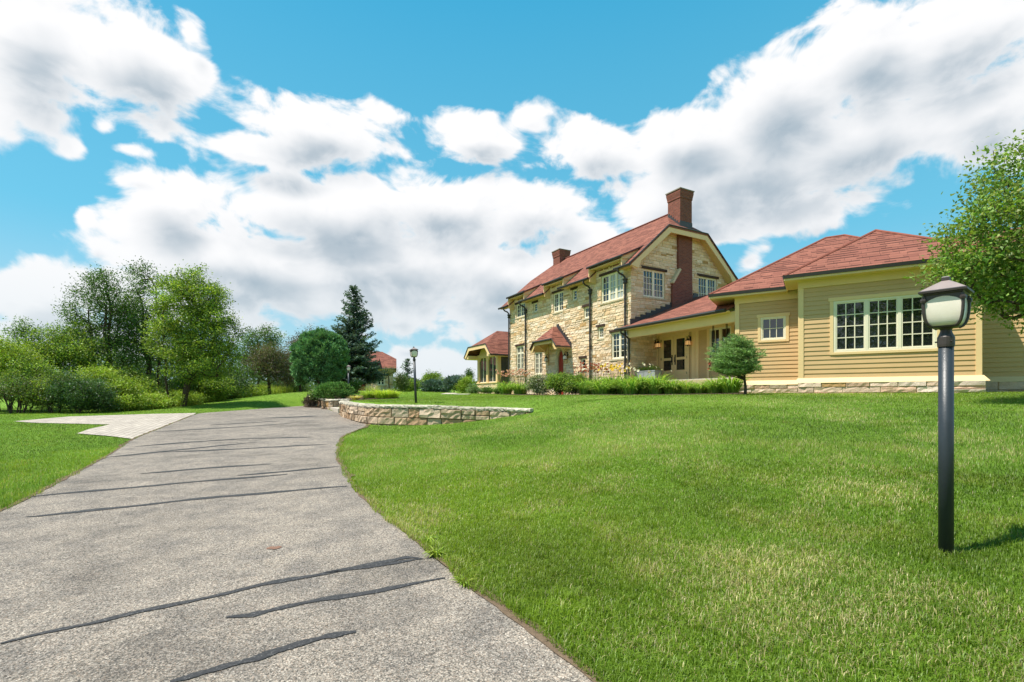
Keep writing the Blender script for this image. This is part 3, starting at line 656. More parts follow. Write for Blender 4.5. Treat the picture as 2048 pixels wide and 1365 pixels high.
for i in range(n - 1): mb.hexa([facade(*A[i], -.2), facade(*A[i + 1], -.2), facade(*B[i + 1], -.2), facade(*B[i], -.2)], [facade(*A[i], -.06), facade(*A[i + 1], -.06), facade(*B[i + 1], .03), facade(*B[i], .03)])
for sg in (0, 1):                            # spandrels between arch and square opening
    P_ = B[1:10] if sg == 0 else B[9:-1]; cx = -7.42 if sg == 0 else -6.48
    for p, q in zip(P_[:-1], P_[1:]): mb.poly(facade(*p, .01), facade(*q, .01), facade(cx, 4.86, .01))
mb.build("door_surround", CAPST, HOUSE, uv=False)
mb = MB(); mb.tube([facade(-6.72, 3.0, -.17), facade(-6.72, 3.0, -.1), facade(-6.72, 3.12, -.1)], .018, 6); mb.build("door_handle", IRON, door, uv=False)
# --- main roof with clipped gable ends
pl = lambda y: 9.226 + .87 * y
def rp(x, y): return hl(x, y, pl(y))
def rb(x, y): return hl(x, y, pl(8.14 - y))
ZK = pl(2.45)
mb = MB()
mb.slab([rp(-14.8, -.02), rp(.5, -.02), rp(.5, 2.45), rp(-1.13, 4.07), rp(-13.17, 4.07), rp(-14.8, 2.45)], .09)
for a, c in ((-14.8, -13.25), (-11.45, -8.1), (-6.15, -3.05), (-.55, .5)): mb.slab([rp(a, -.52), rp(c, -.52), rp(c, -.021), rp(a, -.021)], .09)
mb.slab([rb(.5, 8.66), rb(-14.8, 8.66), rb(-14.8, 5.69), rb(-13.17, 4.07), rb(-1.13, 4.07), rb(.5, 5.69)], .09)
mb.slab([hl(.5, 2.45, ZK), hl(.5, 5.69, ZK), hl(-1.13, 4.07, pl(4.07))], .09); mb.slab([hl(-14.8, 5.69, ZK), hl(-14.8, 2.45, ZK), hl(-13.17, 4.07, pl(4.07))], .09)
ROOF = mb.build("roof", SHING, HOUSE)
mb = MB(); mb.tube([hl(-13.2, 4.07, pl(4.07) + .01), hl(-1.1, 4.07, pl(4.07) + .01)], .07, 6); mb.build("ridge_cap", RIDGE, ROOF, uv=False)
for (a, c) in ((-13.45, -10.85), (-8.25, -5.75), (-3.2, -.12)):         # three shed dormers that lift the eave over the windows
    zf = lambda y: 9.42 + .46 * (y + .52); ym = (9.42 + .46 * .52 - 9.226) / .41
    mb = MB(); mb.slab([hl(a, -.52, zf(-.52)), hl(c, -.52, zf(-.52)), hl(c, ym + .05, zf(ym + .05)), hl(a, ym + .05, zf(ym + .05))], .09); dr = mb.build("dormer_roof", SHING, HOUSE)
    mb = MB(); 
    for x in (a + .04, c - .14): mb.hexa([hl(x, -.5, pl(-.5) - .05), hl(x + .06, -.5, pl(-.5) - .05), hl(x + .06, ym, pl(ym) - .05), hl(x, ym, pl(ym) - .05)], [hl(x, -.5, zf(-.5) - .095), hl(x + .06, -.5, zf(-.5) - .095), hl(x + .06, ym, zf(ym) - .095), hl(x, ym, zf(ym) - .095)])
    mb.hexa([hl(a + .02, -.48, 9.22), hl(c - .02, -.48, 9.22), hl(c - .02, .02, 9.28), hl(a + .02, .02, 9.28)], [hl(a + .02, -.48, 9.26), hl(c - .02, -.48, 9.26), hl(c - .02, .02, 9.33), hl(a + .02, .02, 9.33)])
    mb.build("cheek", CREAM, dr, uv=False)
    mb = MB(); mb.tube([hl(a - .02, -.58, 9.36), hl(c + .02, -.58, 9.36)], .075, 8); mb.tube([hl(c, -.5, zf(-.5) + .005), hl(c, ym, zf(ym) + .005)], .03, 6); mb.tube([hl(a, -.5, zf(-.5) + .005), hl(a, ym, zf(ym) + .005)], .03, 6); mb.build("gutter", GUTTER, dr, uv=False)
# gutters under the low eaves, soffit blocks, downpipes with hopper heads
for a, c in ((-14.85, -13.3), (-11.6, -8.15), (-6.35, -3.1), (-.75, .53)): mb = MB(); mb.tube([hl(a, -.58, 8.735), hl(c, -.58, 8.735)], .08, 8); mb.build("eave_gutter", GUTTER, HOUSE, uv=False)
for a, c in ((-14.75, -13.27), (-11.43, -8.12), (-6.13, -3.07), (-.53, .44)):
    mb = MB(); mb.hexa([hl(a, -.46, 8.66), hl(c, -.46, 8.66), hl(c, .0, 8.72), hl(a, .0, 8.72)], [hl(a, -.46, 8.71), hl(c, -.46, 8.71), hl(c, .0, 9.1), hl(a, .0, 9.1)])
    if c < 0: mb.hexa([hl(c, -.5, 8.5), hl(c + .05, -.5, 8.5), hl(c + .05, -.03, 8.42), hl(c, -.03, 8.42)], [hl(c, -.5, pl(-.5) - .1), hl(c + .05, -.5, pl(-.5) - .1), hl(c + .05, -.03, pl(-.03) - .1), hl(c, -.03, pl(-.03) - .1)])
    mb.build("eave_soffit", SOFFIT, HOUSE, uv=False)
for x in (-13.93, -11.32, -3.48, -.33):
    mb = MB(); q = .1
    mb.tube([hl(x - q, -.58, 8.68), hl(x - q, -.57, 8.55), hl(x - q * .8, -.46, 8.44), hl(x - q * .3, -.26, 8.36), hl(x, -.15, 8.24), hl(x, -.13, 8.1)], .055, 8)
    mb.lathe([(.07, 0), (.13, .06), (.13, .1), (.1, .12), (.1, .2), (.15, .25), (.15, .3)], tuple(hl(x, -.13, 7.86)), 8)
    mb.tube([hl(x, -.13, 7.95), hl(x, -.13, 1.5)], .06, 8)
    for z in (6.6, 4.6, 2.7): mb.lathe([(.075, 0), (.075, .08)], tuple(hl(x, -.13, z)), 8)
    mb.smooth = False; mb.build("downpipe", GUTTER, HOUSE, uv=False)
# bargeboards
mb = MB(); PR = [(-.56, 8.76), (-.1, 9.13), (2.43, ZK - .02), (5.71, ZK - .02), (8.24, 9.13), (8.72, 8.74)]; PI = [(.12, 8.62), (.33, 9.06), (2.62, ZK - .37), (5.52, ZK - .37), (7.85, 9.04), (8.1, 8.6)]
for i in range(5): mb.hexa([gable(*PI[i], .42), gable(*PI[i + 1], .42), gable(*PR[i + 1], .42), gable(*PR[i], .42)], [gable(*PI[i], .48), gable(*PI[i + 1], .48), gable(*PR[i + 1], .48), gable(*PR[i], .48)])
mb.poly(gable(.12, 8.62, .43), gable(-.1, 8.56, .43), gable(-.56, 8.76, .43)); mb.poly(gable(8.1, 8.6, .43), gable(8.3, 8.5, .43), gable(8.72, 8.74, .43))
mb.build("bargeboard", CREAM, HOUSE, uv=False)
mb = MB()
for (a, c) in ((PI[0], PI[2]), (PI[2], PI[3]), (PI[3], PI[5])):
    up = .14; mb.hexa([gable(a[0], a[1] + up, -.02), gable(c[0], c[1] + up, -.02), gable(c[0], c[1] + up, .42), gable(a[0], a[1] + up, .42)], [gable(a[0], a[1] + up + .04, -.02), gable(c[0], c[1] + up + .04, -.02), gable(c[0], c[1] + up + .04, .42), gable(a[0], a[1] + up + .04, .42)])
mb.build("gable_soffit", SOFFIT, HOUSE, uv=False)
mb = MB()
for a, c in zip(PR[:-1], PR[1:]): mb.tube([gable(a[0], a[1] + .055, .5), gable(c[0], c[1] + .055, .5)], .04, 6)
mb.build("drip_edge", GUTTER, HOUSE, uv=False)
# chimneys
def chimney(x0, x1, y0, y1, zb, zt):
    mb = MB(); B_ = lambda e, z: [hl(x0 - e, y0 - e, z), hl(x1 + e, y0 - e, z), hl(x1 + e, y1 + e, z), hl(x0 - e, y1 + e, z)]
    mb.hexa(B_(0, zb), B_(0, zt - .55)); mb.hexa(B_(.03, zt - .55), B_(.03, zt - .46)); mb.hexa(B_(.03, zt - .46), B_(.075, zt - .2)); mb.hexa(B_(.075, zt - .2), B_(.075, zt - .06))
    c = mb.build("chimney", BRICK, HOUSE); s = MB(); s.hexa(B_(.11, zt - .06), B_(.11, zt)); s.hexa([hl(x0 + .2, y0 + .2, zt), hl(x1 - .2, y0 + .2, zt), hl(x1 - .2, y1 - .2, zt), hl(x0 + .2, y1 - .2, zt)], [hl(x0 + .2, y0 + .2, zt + .03), hl(x1 - .2, y0 + .2, zt + .03), hl(x1 - .2, y1 - .2, zt + .03), hl(x0 + .2, y1 - .2, zt + .03)]); s.build("chimney_cap", simple('cap_stone', (.26, .23, .19), .9, .2, 6, .2) if not bpy.data.materials.get('cap_stone') else bpy.data.materials['cap_stone'], c, uv=False); return c
ch = chimney(-.82, .13, 3.74, 4.74, 10.6, 13.9); mb = MB()
for i in range(6): pbox(mb, lambda u, z, d: hl(u, 3.74 - d, z), -.82 + .158 * i, -.82 + .158 * (i + 1), 11.3, 12.62 - .145 * i, -.02, .02)
pbox(mb, lambda u, z, d: hl(.13 + d, u, z), 3.73, 4.76, 11.3, 11.98, -.02, .02); mb.build("flashing", FLASH, ch, uv=False)
chimney(-13.1, -12.15, 3.6, 4.55, 11, 13.55)
mb = MB(); pbox(mb, gable, 3.6, 4.76, 8.9, 11.3, -.05, .14); pbox(mb, gable, 3.1, 4.78, 6.3, 8.2, -.05, .15); mb.hexa([gable(3.1, 8.2, .148), gable(4.77, 8.2, .148), gable(4.77, 8.2, -.05), gable(3.1, 8.2, -.05)], [gable(3.6, 8.9, .138), gable(4.765, 8.9, .138), gable(4.765, 8.9, -.05), gable(3.6, 8.9, -.05)])
br = mb.build("chimney_breast", BRICK, HOUSE)
mb = MB(); mb.cur = (.6, .5, .33); mb.hexa([gable(3.0, 8.2, .24), gable(3.13, 8.16, .24), gable(3.13, 8.16, -.05), gable(3.0, 8.2, -.05)], [gable(3.62, 9.12, .24), gable(3.76, 9.05, .24), gable(3.76, 9.05, -.05), gable(3.62, 9.12, -.05)]); mb.build("shoulder_cap", CAPST, br, uv=False, bevel=.02)
# --- entrance canopy
cw = lambda x, y, z: hl(x, y, z); mb = MB()
XC, ap = -7.2, (-7.2, -.35, 6.32)
E = dict(fl=(-8.3, -1.25, 5.34), fr=(-6.1, -1.25, 5.34), ll=(-8.8, -1.25, 4.84), rr=(-5.6, -1.25, 4.84), lw=(-8.8, .04, 4.84), rw=(-5.6, .04, 4.84), pk=(-7.2, .04, 6.32))
h = lambda k: hl(*E[k]) if isinstance(k, str) else hl(*k)
mb.slab([h('fl'), h('fr'), h(ap)], .07); mb.slab([h('fr'), h('rr'), h('rw'), h('pk'), h(ap)], .07); mb.slab([h('fl'), h(ap), h('pk'), h('lw'), h('ll')], .07)
can = mb.build("entrance_canopy", SHING, HOUSE)
mb = MB(); mb.tube([hl(-8.35, -1.3, 5.3), hl(-6.05, -1.3, 5.3)], .075, 8); mb.tube([hl(-8.83, -1.27, 4.84), hl(-8.33, -1.27, 5.34)], .035, 6); mb.tube([hl(-5.57, -1.27, 4.84), hl(-6.07, -1.27, 5.34)], .035, 6); mb.tube([hl(-5.57, -1.27, 4.82), hl(-5.57, .03, 4.82)], .035, 6); mb.build("gutter", GUTTER, can, uv=False)
mb = MB()
for i in range(9): t_ = i / 9; pbox(mb, facade, -7.2 + 1.6 * t_ - .03, -7.2 + 1.6 * (t_ + 1 / 9) + .03, 6.3 - 1.48 * (t_ + .11), 6.5 - 1.48 * t_, 0, .075)
mb.build("flashing", FLASH, can, uv=False)
mb = MB()
for sg in (-1, 1):
    x = XC + sg * 1.6; x2 = XC + sg * 1.1
    mb.hexa([hl(x, -1.2, 4.62), hl(x - sg * .22, -1.2, 4.62), hl(x2 - sg * .1, -1.2, 5.1), hl(x2, -1.2, 5.26)], [hl(x, -1.16, 4.62), hl(x - sg * .22, -1.16, 4.62), hl(x2 - sg * .1, -1.16, 5.1), hl(x2, -1.16, 5.26)])
    mb.hexa([hl(x, -1.16, 4.7), hl(x, 0, 4.7), hl(x - sg * .06, 0, 4.7), hl(x - sg * .06, -1.16, 4.7)], [hl(x, -1.16, 4.77), hl(x, 0, 4.77), hl(x - sg * .06, 0, 4.77), hl(x - sg * .06, -1.16, 4.77)])
    mb.slab([hl(x, -1.18, 4.76), hl(x2, -1.18, 5.24), hl(x2, 0, 5.24), hl(x, 0, 4.76)][::sg], .04)
mb.hexa([hl(-8.3, -1.2, 5.06), hl(-6.1, -1.2, 5.06), hl(-6.1, -1.16, 5.06), hl(-8.3, -1.16, 5.06)], [hl(-8.3, -1.2, 5.26), hl(-6.1, -1.2, 5.26), hl(-6.1, -1.16, 5.26), hl(-8.3, -1.16, 5.26)]); mb.slab([hl(-8.3, -1.18, 5.24), hl(-6.1, -1.18, 5.24), hl(-6.1, 0, 5.24), hl(-8.3, 0, 5.24)], .04)
mb.build("canopy_frame", SOFFIT, can, uv=False)
for x in (-8.3, -6.1):
    P_ = [hl(x, -1.12 + 1.06 * math.sin(a), 5.1 - 1.25 * (1 - math.cos(a))) for a in np.linspace(0, math.pi / 2, 9)]
    mb = MB(); mb.tube(P_, .05, 4); mb.tube([hl(x, -.05, 3.75), hl(x, -.05, 5.1)], .05, 4); mb.build("bracket", CREAM, can, uv=False)
# --- porch between stone block and wing
PZ = lambda y: 5.34 + .385 * (y + .62)
mb = MB(); mb.slab([hl(.02, -.62, PZ(-.62)), hl(6.55, -.62, PZ(-.62)), hl(6.75, 0, PZ(0)), hl(3.9, 5.3, PZ(5.3)), hl(.02, 5.3, PZ(5.3))], .08); mb.slab([hl(-.42, -.62, PZ(-.62)), hl(.019, -.62, PZ(-.62)), hl(.019, -.07, PZ(-.07)), hl(-.42, -.07, PZ(-.07))], .08)
pr = mb.build("porch_roof", SHING, HOUSE)
mb = MB(); mb.tube([hl(-.5, -.7, 5.27), hl(6.6, -.7, 5.27)], .085, 8); mb.tube([hl(-.05, -.7, 5.2), hl(-.05, -.68, 5.05), hl(0, -.4, 4.9), hl(0.0, -.16, 4.75), hl(0.0, -.14, 4.5), hl(0.0, -.14, 1.6)], .055, 8); mb.build("gutter", GUTTER, pr, uv=False)
mb = MB(); y = -.1
for i in range(14):
    y0 = -.1 + i * .39; pbox(mb, gable, y0, y0 + .4, PZ(y0) - .1, PZ(y0) + .33, .03, .075)
mb.build("step_flashing", FLASH, pr, uv=False)
mb = MB(); mb.hexa([hl(.15, -.3, 4.78), hl(6.85, -.3, 4.78), hl(6.85, -.1, 4.78), hl(.15, -.1, 4.78)], [hl(.15, -.3, 5.24), hl(6.85, -.3, 5.24), hl(6.85, -.1, 5.24), hl(.15, -.1, 5.24)])
mb.slab([hl(.05, -.6, 5.25), hl(6.7, -.6, 5.25), hl(5.5, 2.1, 5.25), hl(.05, 2.1, 5.25)], .03); mb.build("porch_beam", CREAM, HOUSE, uv=False)
def pback(u, z, d): return hl(u, 2.0 - d, z)
def clap(mb, f, u0, u1, z0, z1, ex=.18, ops=(), ph=0):
    z = z0 - ph
    while z < z1:
        a, c = max(z, z0), min(z + ex, z1); rr = [(u0, u1, a, c)]
        for op in ops: rr = cut(rr, op)
        for (x0, x1, e, g) in rr:
            if x1 - x0 < .01 or g - e < .004: continue
            k0 = .026 - .022 * (e - z) / ex; k1 = .026 - .022 * (g - z) / ex
            mb.poly(f(x0, e, k0), f(x1, e, k0), f(x1, g, k1), f(x0, g, k1))
            if abs(e - z) < 1e-6: mb.poly(f(x0, e, 0), f(x1, e, 0), f(x1, e, k0), f(x0, e, k0))
        z += ex
mb = MB(); clap(mb, pback, 0, 6.0, 2.36, 5.25, .15, [(.2, 2.35, 2.3, 5.1), (3.62, 4.9, 3.55, 5.02)]); mb.build("porch_siding", SIDING, HOUSE, uv=False)
mb = MB()
for a, c in ((0, .12), (2.5, 2.72), (2.74, 2.96), (3.47, 3.62), (4.9, 5.05)): pbox(mb, pback, a, c, 2.36, 5.0, 0, .045)
pbox(mb, pback, 0, 5.9, 5.003, 5.22, 0, .05); mb.build("porch_trim", CREAM, HOUSE, uv=False)
window(pback, 3.62, 4.9, 3.6, 5.0, 2, 2, 2, rec=.03, sill=False, lintel=False)
# double door
for a in (.32, 1.26):
    c = a + .92; mb = MB()
    for q in ((a, a + .17, 2.37, 4.92), (c - .17, c, 2.37, 4.92), (a + .17, c - .17, 2.37, 3.0), (a + .17, c - .17, 4.72, 4.92), (a + .17, c - .17, 3.56, 3.70)): pbox(mb, pback, *q, -.06, .015)
    pd = mb.build("porch_door", CREAM, HOUSE, uv=False)
    g = MB(); m_ = MB(); 
    for e, h_ in ((3.0, 3.56), (3.70, 4.72)): g.poly(pback(a + .17, e, -.03), pback(c - .17, e, -.03), pback(c - .17, h_, -.03), pback(a + .17, h_, -.03))
    g.build("pane", GLASS, pd, uv=False); hx = c - .1 if a < 1 else a + .1
    mb = MB(); pbox(mb, pback, hx - .035, hx + .035, 3.3, 3.85, .016, .03); mb.tube([pback(hx, 3.42, .03), pback(hx, 3.45, .08), pback(hx, 3.72, .08), pback(hx, 3.75, .03)], .014, 6); mb.build("handle", IRON, pd, uv=False)
    mb = MB(); hx = a - .005 if a < 1 else c + .005
    for z in (2.75, 3.6, 4.65): pbox(mb, pback, hx - .03, hx + .03, z, z + .13, .016, .03)
    mb.build("hinge", IRON, pd, uv=False)
mb = MB(); pbox(mb, pback, .2, .31, 2.37, 5.0, 0, .04); pbox(mb, pback, 2.19, 2.33, 2.37, 5.0, 0, .04); pbox(mb, pback, .2, 2.33, 4.925, 5.0, 0, .038); mb.build("door_frame", CREAM, HOUSE, uv=False)
mb = MB(); mb.slab([hl(.06, -.5, 2.36), hl(6.95, -.5, 2.36), hl(5.6, 2.0, 2.36), hl(.06, 2.0, 2.36)], .06); mb.build("porch_floor", SLATE, HOUSE)
mb = MB(); pbox(mb, facade, .06, 6.9, 2.06, 2.3, .5, .55); mb.build("porch_apron", DECK, HOUSE, uv=False)
mb = MB(); pbox(mb, facade, .06, 6.9, 1.2, 2.06, .1, .3); mb.build("porch_base", MULCH, HOUSE, uv=False)
# --- clapboard wing
def wf(v0): return lambda u, z, d: wl(u, v0 - d, z)
def wside(u0, sg): return lambda u, z, d: wl(u0 + sg * d, u, z)
WB = (1.03, 3.86, 3.1, 4.93)
mb = MB(); clap(mb, wf(0), .1, 4.8, 2.2, 5.5, .165, [(.95, 3.94, 3.02, 5.0)]); mb.build("bay_siding", SIDING, HOUSE, uv=False)
RW = (-1.47, -.55, 3.88, 4.84)
mb = MB(); clap(mb, wf(2.0), -2.3, -.02, 2.2, 5.51, .165, [(-1.55, -.47, 3.8, 4.9)]); mb.build("recess_siding", SIDING, HOUSE, uv=False)
mb = MB(); clap(mb, wf(2.0), 4.95, 11, 2.2, 5.51, .165); mb.build("side_siding", SIDING, HOUSE, uv=False)
mb = MB(); clap(mb, wside(-.02, -1), 0, 2, 2.2, 5.5, .165); clap(mb, wside(4.91, 1), 0.1, 2, 2.2, 5.5, .165); clap(mb, wside(-2.42, -1), 2.1, 10, 2.2, 5.5, .165)
mb.poly(wl(-2.4, 10, 1.2), wl(11, 10, 1.2), wl(11, 10, 5.9), wl(-2.4, 10, 5.9)); mb.poly(wl(11, 2, 1.2), wl(11, 10, 1.2), wl(11, 10, 5.9), wl(11, 2, 5.9)); mb.build("return_siding", SIDING, HOUSE, uv=False)
for (f, a, c) in ((wf(0), -.03, .115), (wf(0), 4.79, 4.94), (wf(2.0), -2.45, -2.29), (wside(4.91, 1), -.03, .1), (wside(-.02, -1), -.03, .1), (wside(-2.42, -1), 1.97, 2.1)):
    mb = MB(); pbox(mb, f, a, c, 2.2, 5.5, 0.001, .04); mb.build("corner_board", CREAM, HOUSE, uv=False)
for (f, a, c) in ((wf(0), -.05, 4.96), (wf(2.0), -2.47, -.03), (wf(2.0), 4.96, 11), (wside(-.02, -1), .0, 1.95), (wside(-2.42, -1), 2.0, 10)):
    mb = MB(); pbox(mb, f, a, c, 5.5, 5.84, -.01, .055); mb.build("frieze_board", CREAM, HOUSE, uv=False)
for (f, a, c, m0, m1) in ((wf(0), -.03, 4.94, 1, 1), (wf(2.0), -2.45, -.05, 1, 0), (wf(2.0), 4.93, 11, 0, 0), (wside(4.91, 1), .0, 1.97, 0, 0)):
    mb = MB(); e = .16; mb.hexa([f(a - e * m0, 2.02, .2), f(c + e * m1, 2.02, .2), f(c, 2.02, -.02), f(a, 2.02, -.02)], [f(a - .04 * m0, 2.2, .045), f(c + .04 * m1, 2.2, .045), f(c, 2.2, -.02), f(a, 2.2, -.02)]); mb.build("skirt_board", SKIRT, HOUSE, uv=False)
FND = [(.66, .48, .33), (.70, .53, .38), (.60, .40, .26), (.72, .58, .44)]
for (f, a, c) in ((wf(0), -.06, 5.0), (wf(2.0), -2.5, -.1), (wf(2.0), 5.0, 11)):
    mb = MB(); lay(mb, rng, courses(rng, a, c, 1.2, 2.03, (.14, .2), (.4, 1.0)), lambda u, z, d, f=f: f(u, z, d + .17), rough=.04, joint=.007, cols=FND); fb = mb.build("foundation_stone", STONE, HOUSE, uv=False)
    mb = MB(); pbox(mb, f, a, c, 1.1, 2.03, -.05, .165); mb.build("mortar", MORTAR, fb, uv=False)
window(wf(0), *WB, 3, 3, 4, rec=.02, sill=False, lintel=False, trim=.11, mt=.03, fr=.07)
window(wf(2.0), *RW, 1, 3, 2, rec=.02, sill=False, lintel=False, trim=.11)
EZ, PT = 5.93, .675
mb = MB(); q = lambda u, v, z: wl(u, v, z); rz_ = EZ + PT * 2.955
mb.slab([q(-.5, -.5, EZ), q(5.41, -.5, EZ), q(2.455, 2.455, rz_)], .06); mb.slab([q(-.5, -.5, EZ), q(2.455, 2.455, rz_), q(2.455, 4.5, rz_), q(-.5, 1.5, EZ)], .06); mb.slab([q(5.41, -.5, EZ), q(5.41, 1.5, EZ), q(2.455, 4.5, rz_), q(2.455, 2.455, rz_)], .06)
RB = mb.build("bay_roof", SHING, HOUSE)
mb = MB(); z2 = EZ + PT * 4.3
mb.slab([q(-3.43, 1.5, EZ), q(5.9, 1.5, EZ), q(1.6, 5.8, z2), q(.87, 5.8, z2)], .06); mb.slab([q(-3.43, 10.1, EZ), q(-3.43, 1.5, EZ), q(.87, 5.8, z2)], .06); mb.slab([q(5.9, 1.5, EZ), q(5.9, 10.1, EZ), q(1.6, 5.8, z2)], .06); mb.slab([q(5.9, 10.1, EZ), q(-3.43, 10.1, EZ), q(.87, 5.8, z2), q(1.6, 5.8, z2)], .06)
RM = mb.build("wing_roof", SHING, HOUSE)
mb = MB(); z3 = EZ + PT * 2.7; mb.slab([q(5.2, 1.49, EZ - .004), q(11.4, 1.49, EZ - .004), q(8.7, 4.2, z3), q(4.5, 4.2, z3)], .06); mb.slab([q(11.4, 1.49, EZ - .004), q(11.4, 7, EZ - .004), q(8.7, 4.2, z3)], .06); mb.slab([q(11.4, 7, EZ - .004), q(5.2, 7, EZ - .004), q(4.5, 4.2, z3), q(8.7, 4.2, z3)], .06); RS = mb.build("side_roof", SHING, HOUSE)
for par, pts in ((RB, [((-.5, -.5, EZ), (2.455, 2.455, rz_)), ((5.41, -.5, EZ), (2.455, 2.455, rz_)), ((2.455, 2.455, rz_), (2.455, 4.5, rz_))]), (RM, [((-3.43, 1.5, EZ), (.87, 5.8, z2)), ((.87, 5.8, z2), (1.6, 5.8, z2)), ((1.6, 5.8, z2), (5.9, 1.5, EZ))])):
    mb = MB()
    for a, c in pts: mb.tube([q(a[0], a[1], a[2] + .0), q(c[0], c[1], c[2] + .0)], .055, 6)
    mb.build("ridge_cap", bpy.data.materials.get('hip_cap') or simple('hip_cap', (.25, .085, .06), .9, .25, 12, .15), par, uv=False)
def eave(name, pts, parent):
    mb = MB(); s = MB()
    for a, c in zip(pts[:-1], pts[1:]):
        d = (Vector(c) - Vector(a)).normalized(); n = Vector((d.y, -d.x, 0)); A_ = Vector(a); C_ = Vector(c)
        w = lambda p, o_, z: wl(p.x + n.x * o_, p.y + n.y * o_, z)
        mb.hexa([w(A_, -.005, EZ - .10), w(C_, -.005, EZ - .10), w(C_, .03, EZ - .10), w(A_, .03, EZ - .10)], [w(A_, -.005, EZ + .02), w(C_, -.005, EZ + .02), w(C_, .045, EZ + .02), w(A_, .045, EZ + .02)])
        s.hexa([w(A_, -.05, EZ - .17), w(C_, -.05, EZ - .17), w(C_, -.006, EZ - .17), w(A_, -.006, EZ - .17)], [w(A_, -.05, EZ - .03), w(C_, -.05, EZ - .03), w(C_, -.006, EZ - .03), w(A_, -.006, EZ - .03)])
    mb.build("drip_edge", GUTTER, parent, uv=False); s.build("fascia_board", CREAM, parent, uv=False)
eave("eave", [(-.5, 1.5, 0), (-.5, -.5, 0), (5.41, -.5, 0), (5.41, 1.5, 0)], RB); eave("eave", [(-3.43, 10.1, 0), (-3.43, 1.5, 0), (-.45, 1.5, 0)], RM); eave("eave", [(5.36, 1.49, 0), (11.4, 1.49, 0)], RS)
mb = MB()
for P_ in ([(-.47, -.47), (5.38, -.47), (5.38, 1.5), (-.47, 1.5)], [(-3.4, 1.52), (-.48, 1.52), (-.48, 9), (-3.4, 10)], [(5.4, 1.52), (11.3, 1.52), (11.3, 3), (5.4, 3)]): mb.slab([wl(u, v, EZ - .13) for u, v in P_], .03)
sf = mb.build("wing_soffit", SOFFIT, HOUSE, uv=False)
# --- glazed sunroom beyond the far end
SX0, SX1, SY0 = -20.0, -16.0, -.1
def sfr(u, z, d): return hl(u, SY0 - d, z)
def ssd(u, z, d): return hl(SX1 + d, u, z)
mb = MB(); lay(mb, rng, courses(rng, SX0, SX1, 1.2, 2.72, (.1, .2), (.2, .6)), sfr, rough=.03); lay(mb, rng, courses(rng, SY0, 5, 1.2, 2.72, (.1, .2), (.2, .6)), ssd, rough=.03); sw_ = mb.build("sunroom_stonework", STONE, HOUSE, uv=False)
mb = MB(); mb.poly(sfr(SX0, 1.1, -.002), sfr(SX1, 1.1, -.002), sfr(SX1, 2.72, -.002), sfr(SX0, 2.72, -.002)); mb.poly(ssd(SY0, 1.1, -.002), ssd(5, 1.1, -.002), ssd(5, 2.72, -.002), ssd(SY0, 2.72, -.002)); mb.poly(hl(SX0, SY0, 1.1), hl(SX0, 5, 1.1), hl(SX0, 5, 2.72), hl(SX0, SY0, 2.72)); mb.build("mortar", MORTAR, sw_, uv=False)
mb = MB(); mb.hexa([hl(SX0 - .08, SY0 - .08, 2.72), hl(SX1 + .08, SY0 - .08, 2.72), hl(SX1 + .08, 5, 2.72), hl(SX0 - .08, 5, 2.72)], [hl(SX0 - .08, SY0 - .08, 2.80), hl(SX1 + .08, SY0 - .08, 2.80), hl(SX1 + .08, 5, 2.80), hl(SX0 - .08, 5, 2.80)])
for a, c in ((SX0, SX0 + .3), (-18.15, -17.85), (SX1 - .3, SX1)): pbox(mb, sfr, a, c, 2.8, 5.1, -.25, 0.0)
for a, c in ((SY0 + .01, SY0 + .35), (1.1, 1.4), (1.5, 1.65), (2.8, 3.0)): pbox(mb, ssd, a, c, 2.8, 5.0, -.25, -.002)
pbox(mb, sfr, SX0 - .05, SX1 + .05, 5.0, 5.3, -.25, .03); pbox(mb, ssd, SY0, 5, 4.95, 5.25, -.2, .02)
for a, c in ((SX0 + .3, -18.15), (-17.85, SX1 - .3)):
    for p, sg in ((a, 1), (c, -1)): mb.hexa([sfr(p, 4.72, -.2), sfr(p + sg * .02, 4.72, -.2), sfr(p + sg * .02, 4.72, -.03), sfr(p, 4.72, -.03)], [sfr(p, 5, -.2), sfr(p + sg * .22, 5, -.2), sfr(p + sg * .22, 5, -.03), sfr(p, 5, -.03)])
mb.build("sunroom_frame", CREAM, HOUSE, uv=False)
for a, c in ((SX0 + .3, -18.15), (-17.85, SX1 - .3)):
    mb = MB(); pbox(mb, sfr, (a + c) / 2 - .03, (a + c) / 2 + .03, 2.8, 5, -.16, -.1); pbox(mb, sfr, a, c, 2.8, 2.86, -.16, -.1); w_ = mb.build("window", WFRAME, HOUSE, uv=False)
    g = MB(); g.poly(sfr(a, 2.8, -.14), sfr(c, 2.8, -.14), sfr(c, 5, -.14), sfr(a, 5, -.14)); g.build("pane", SUNGLASS, w_, uv=False)
g = MB(); g.poly(ssd(SY0 + .35, 2.8, -.12), ssd(5, 2.8, -.12), ssd(5, 5, -.12), ssd(SY0 + .35, 5, -.12)); g.poly(hl(SX0 + .1, SY0 + .1, 2.8), hl(SX0 + .1, 5, 2.8), hl(SX0 + .1, 5, 5), hl(SX0 + .1, SY0 + .1, 5)); g.build("side_glazing", SUNGLASS, HOUSE, uv=False)
window(ssd, 1.65, 2.8, 2.0, 4.85, 1, 1, 2, rec=.02, sill=False, lintel=False, fr=.12)
mb = MB(); xc = -18.0
def sro(x, y, z): return hl(x, y, z)
zk, ze, zr = 5.95, 5.05, 7.4
for sg in (-1, 1):
    P_ = [sro(xc + sg * 2.65, -1.1, ze), sro(xc + sg * 1.75, -1.1, zk), sro(xc, .9, zr), sro(xc, 7, zr), sro(xc + sg * 2.65, 7, ze)]; mb.slab(P_ if sg < 0 else P_[::-1], .07)
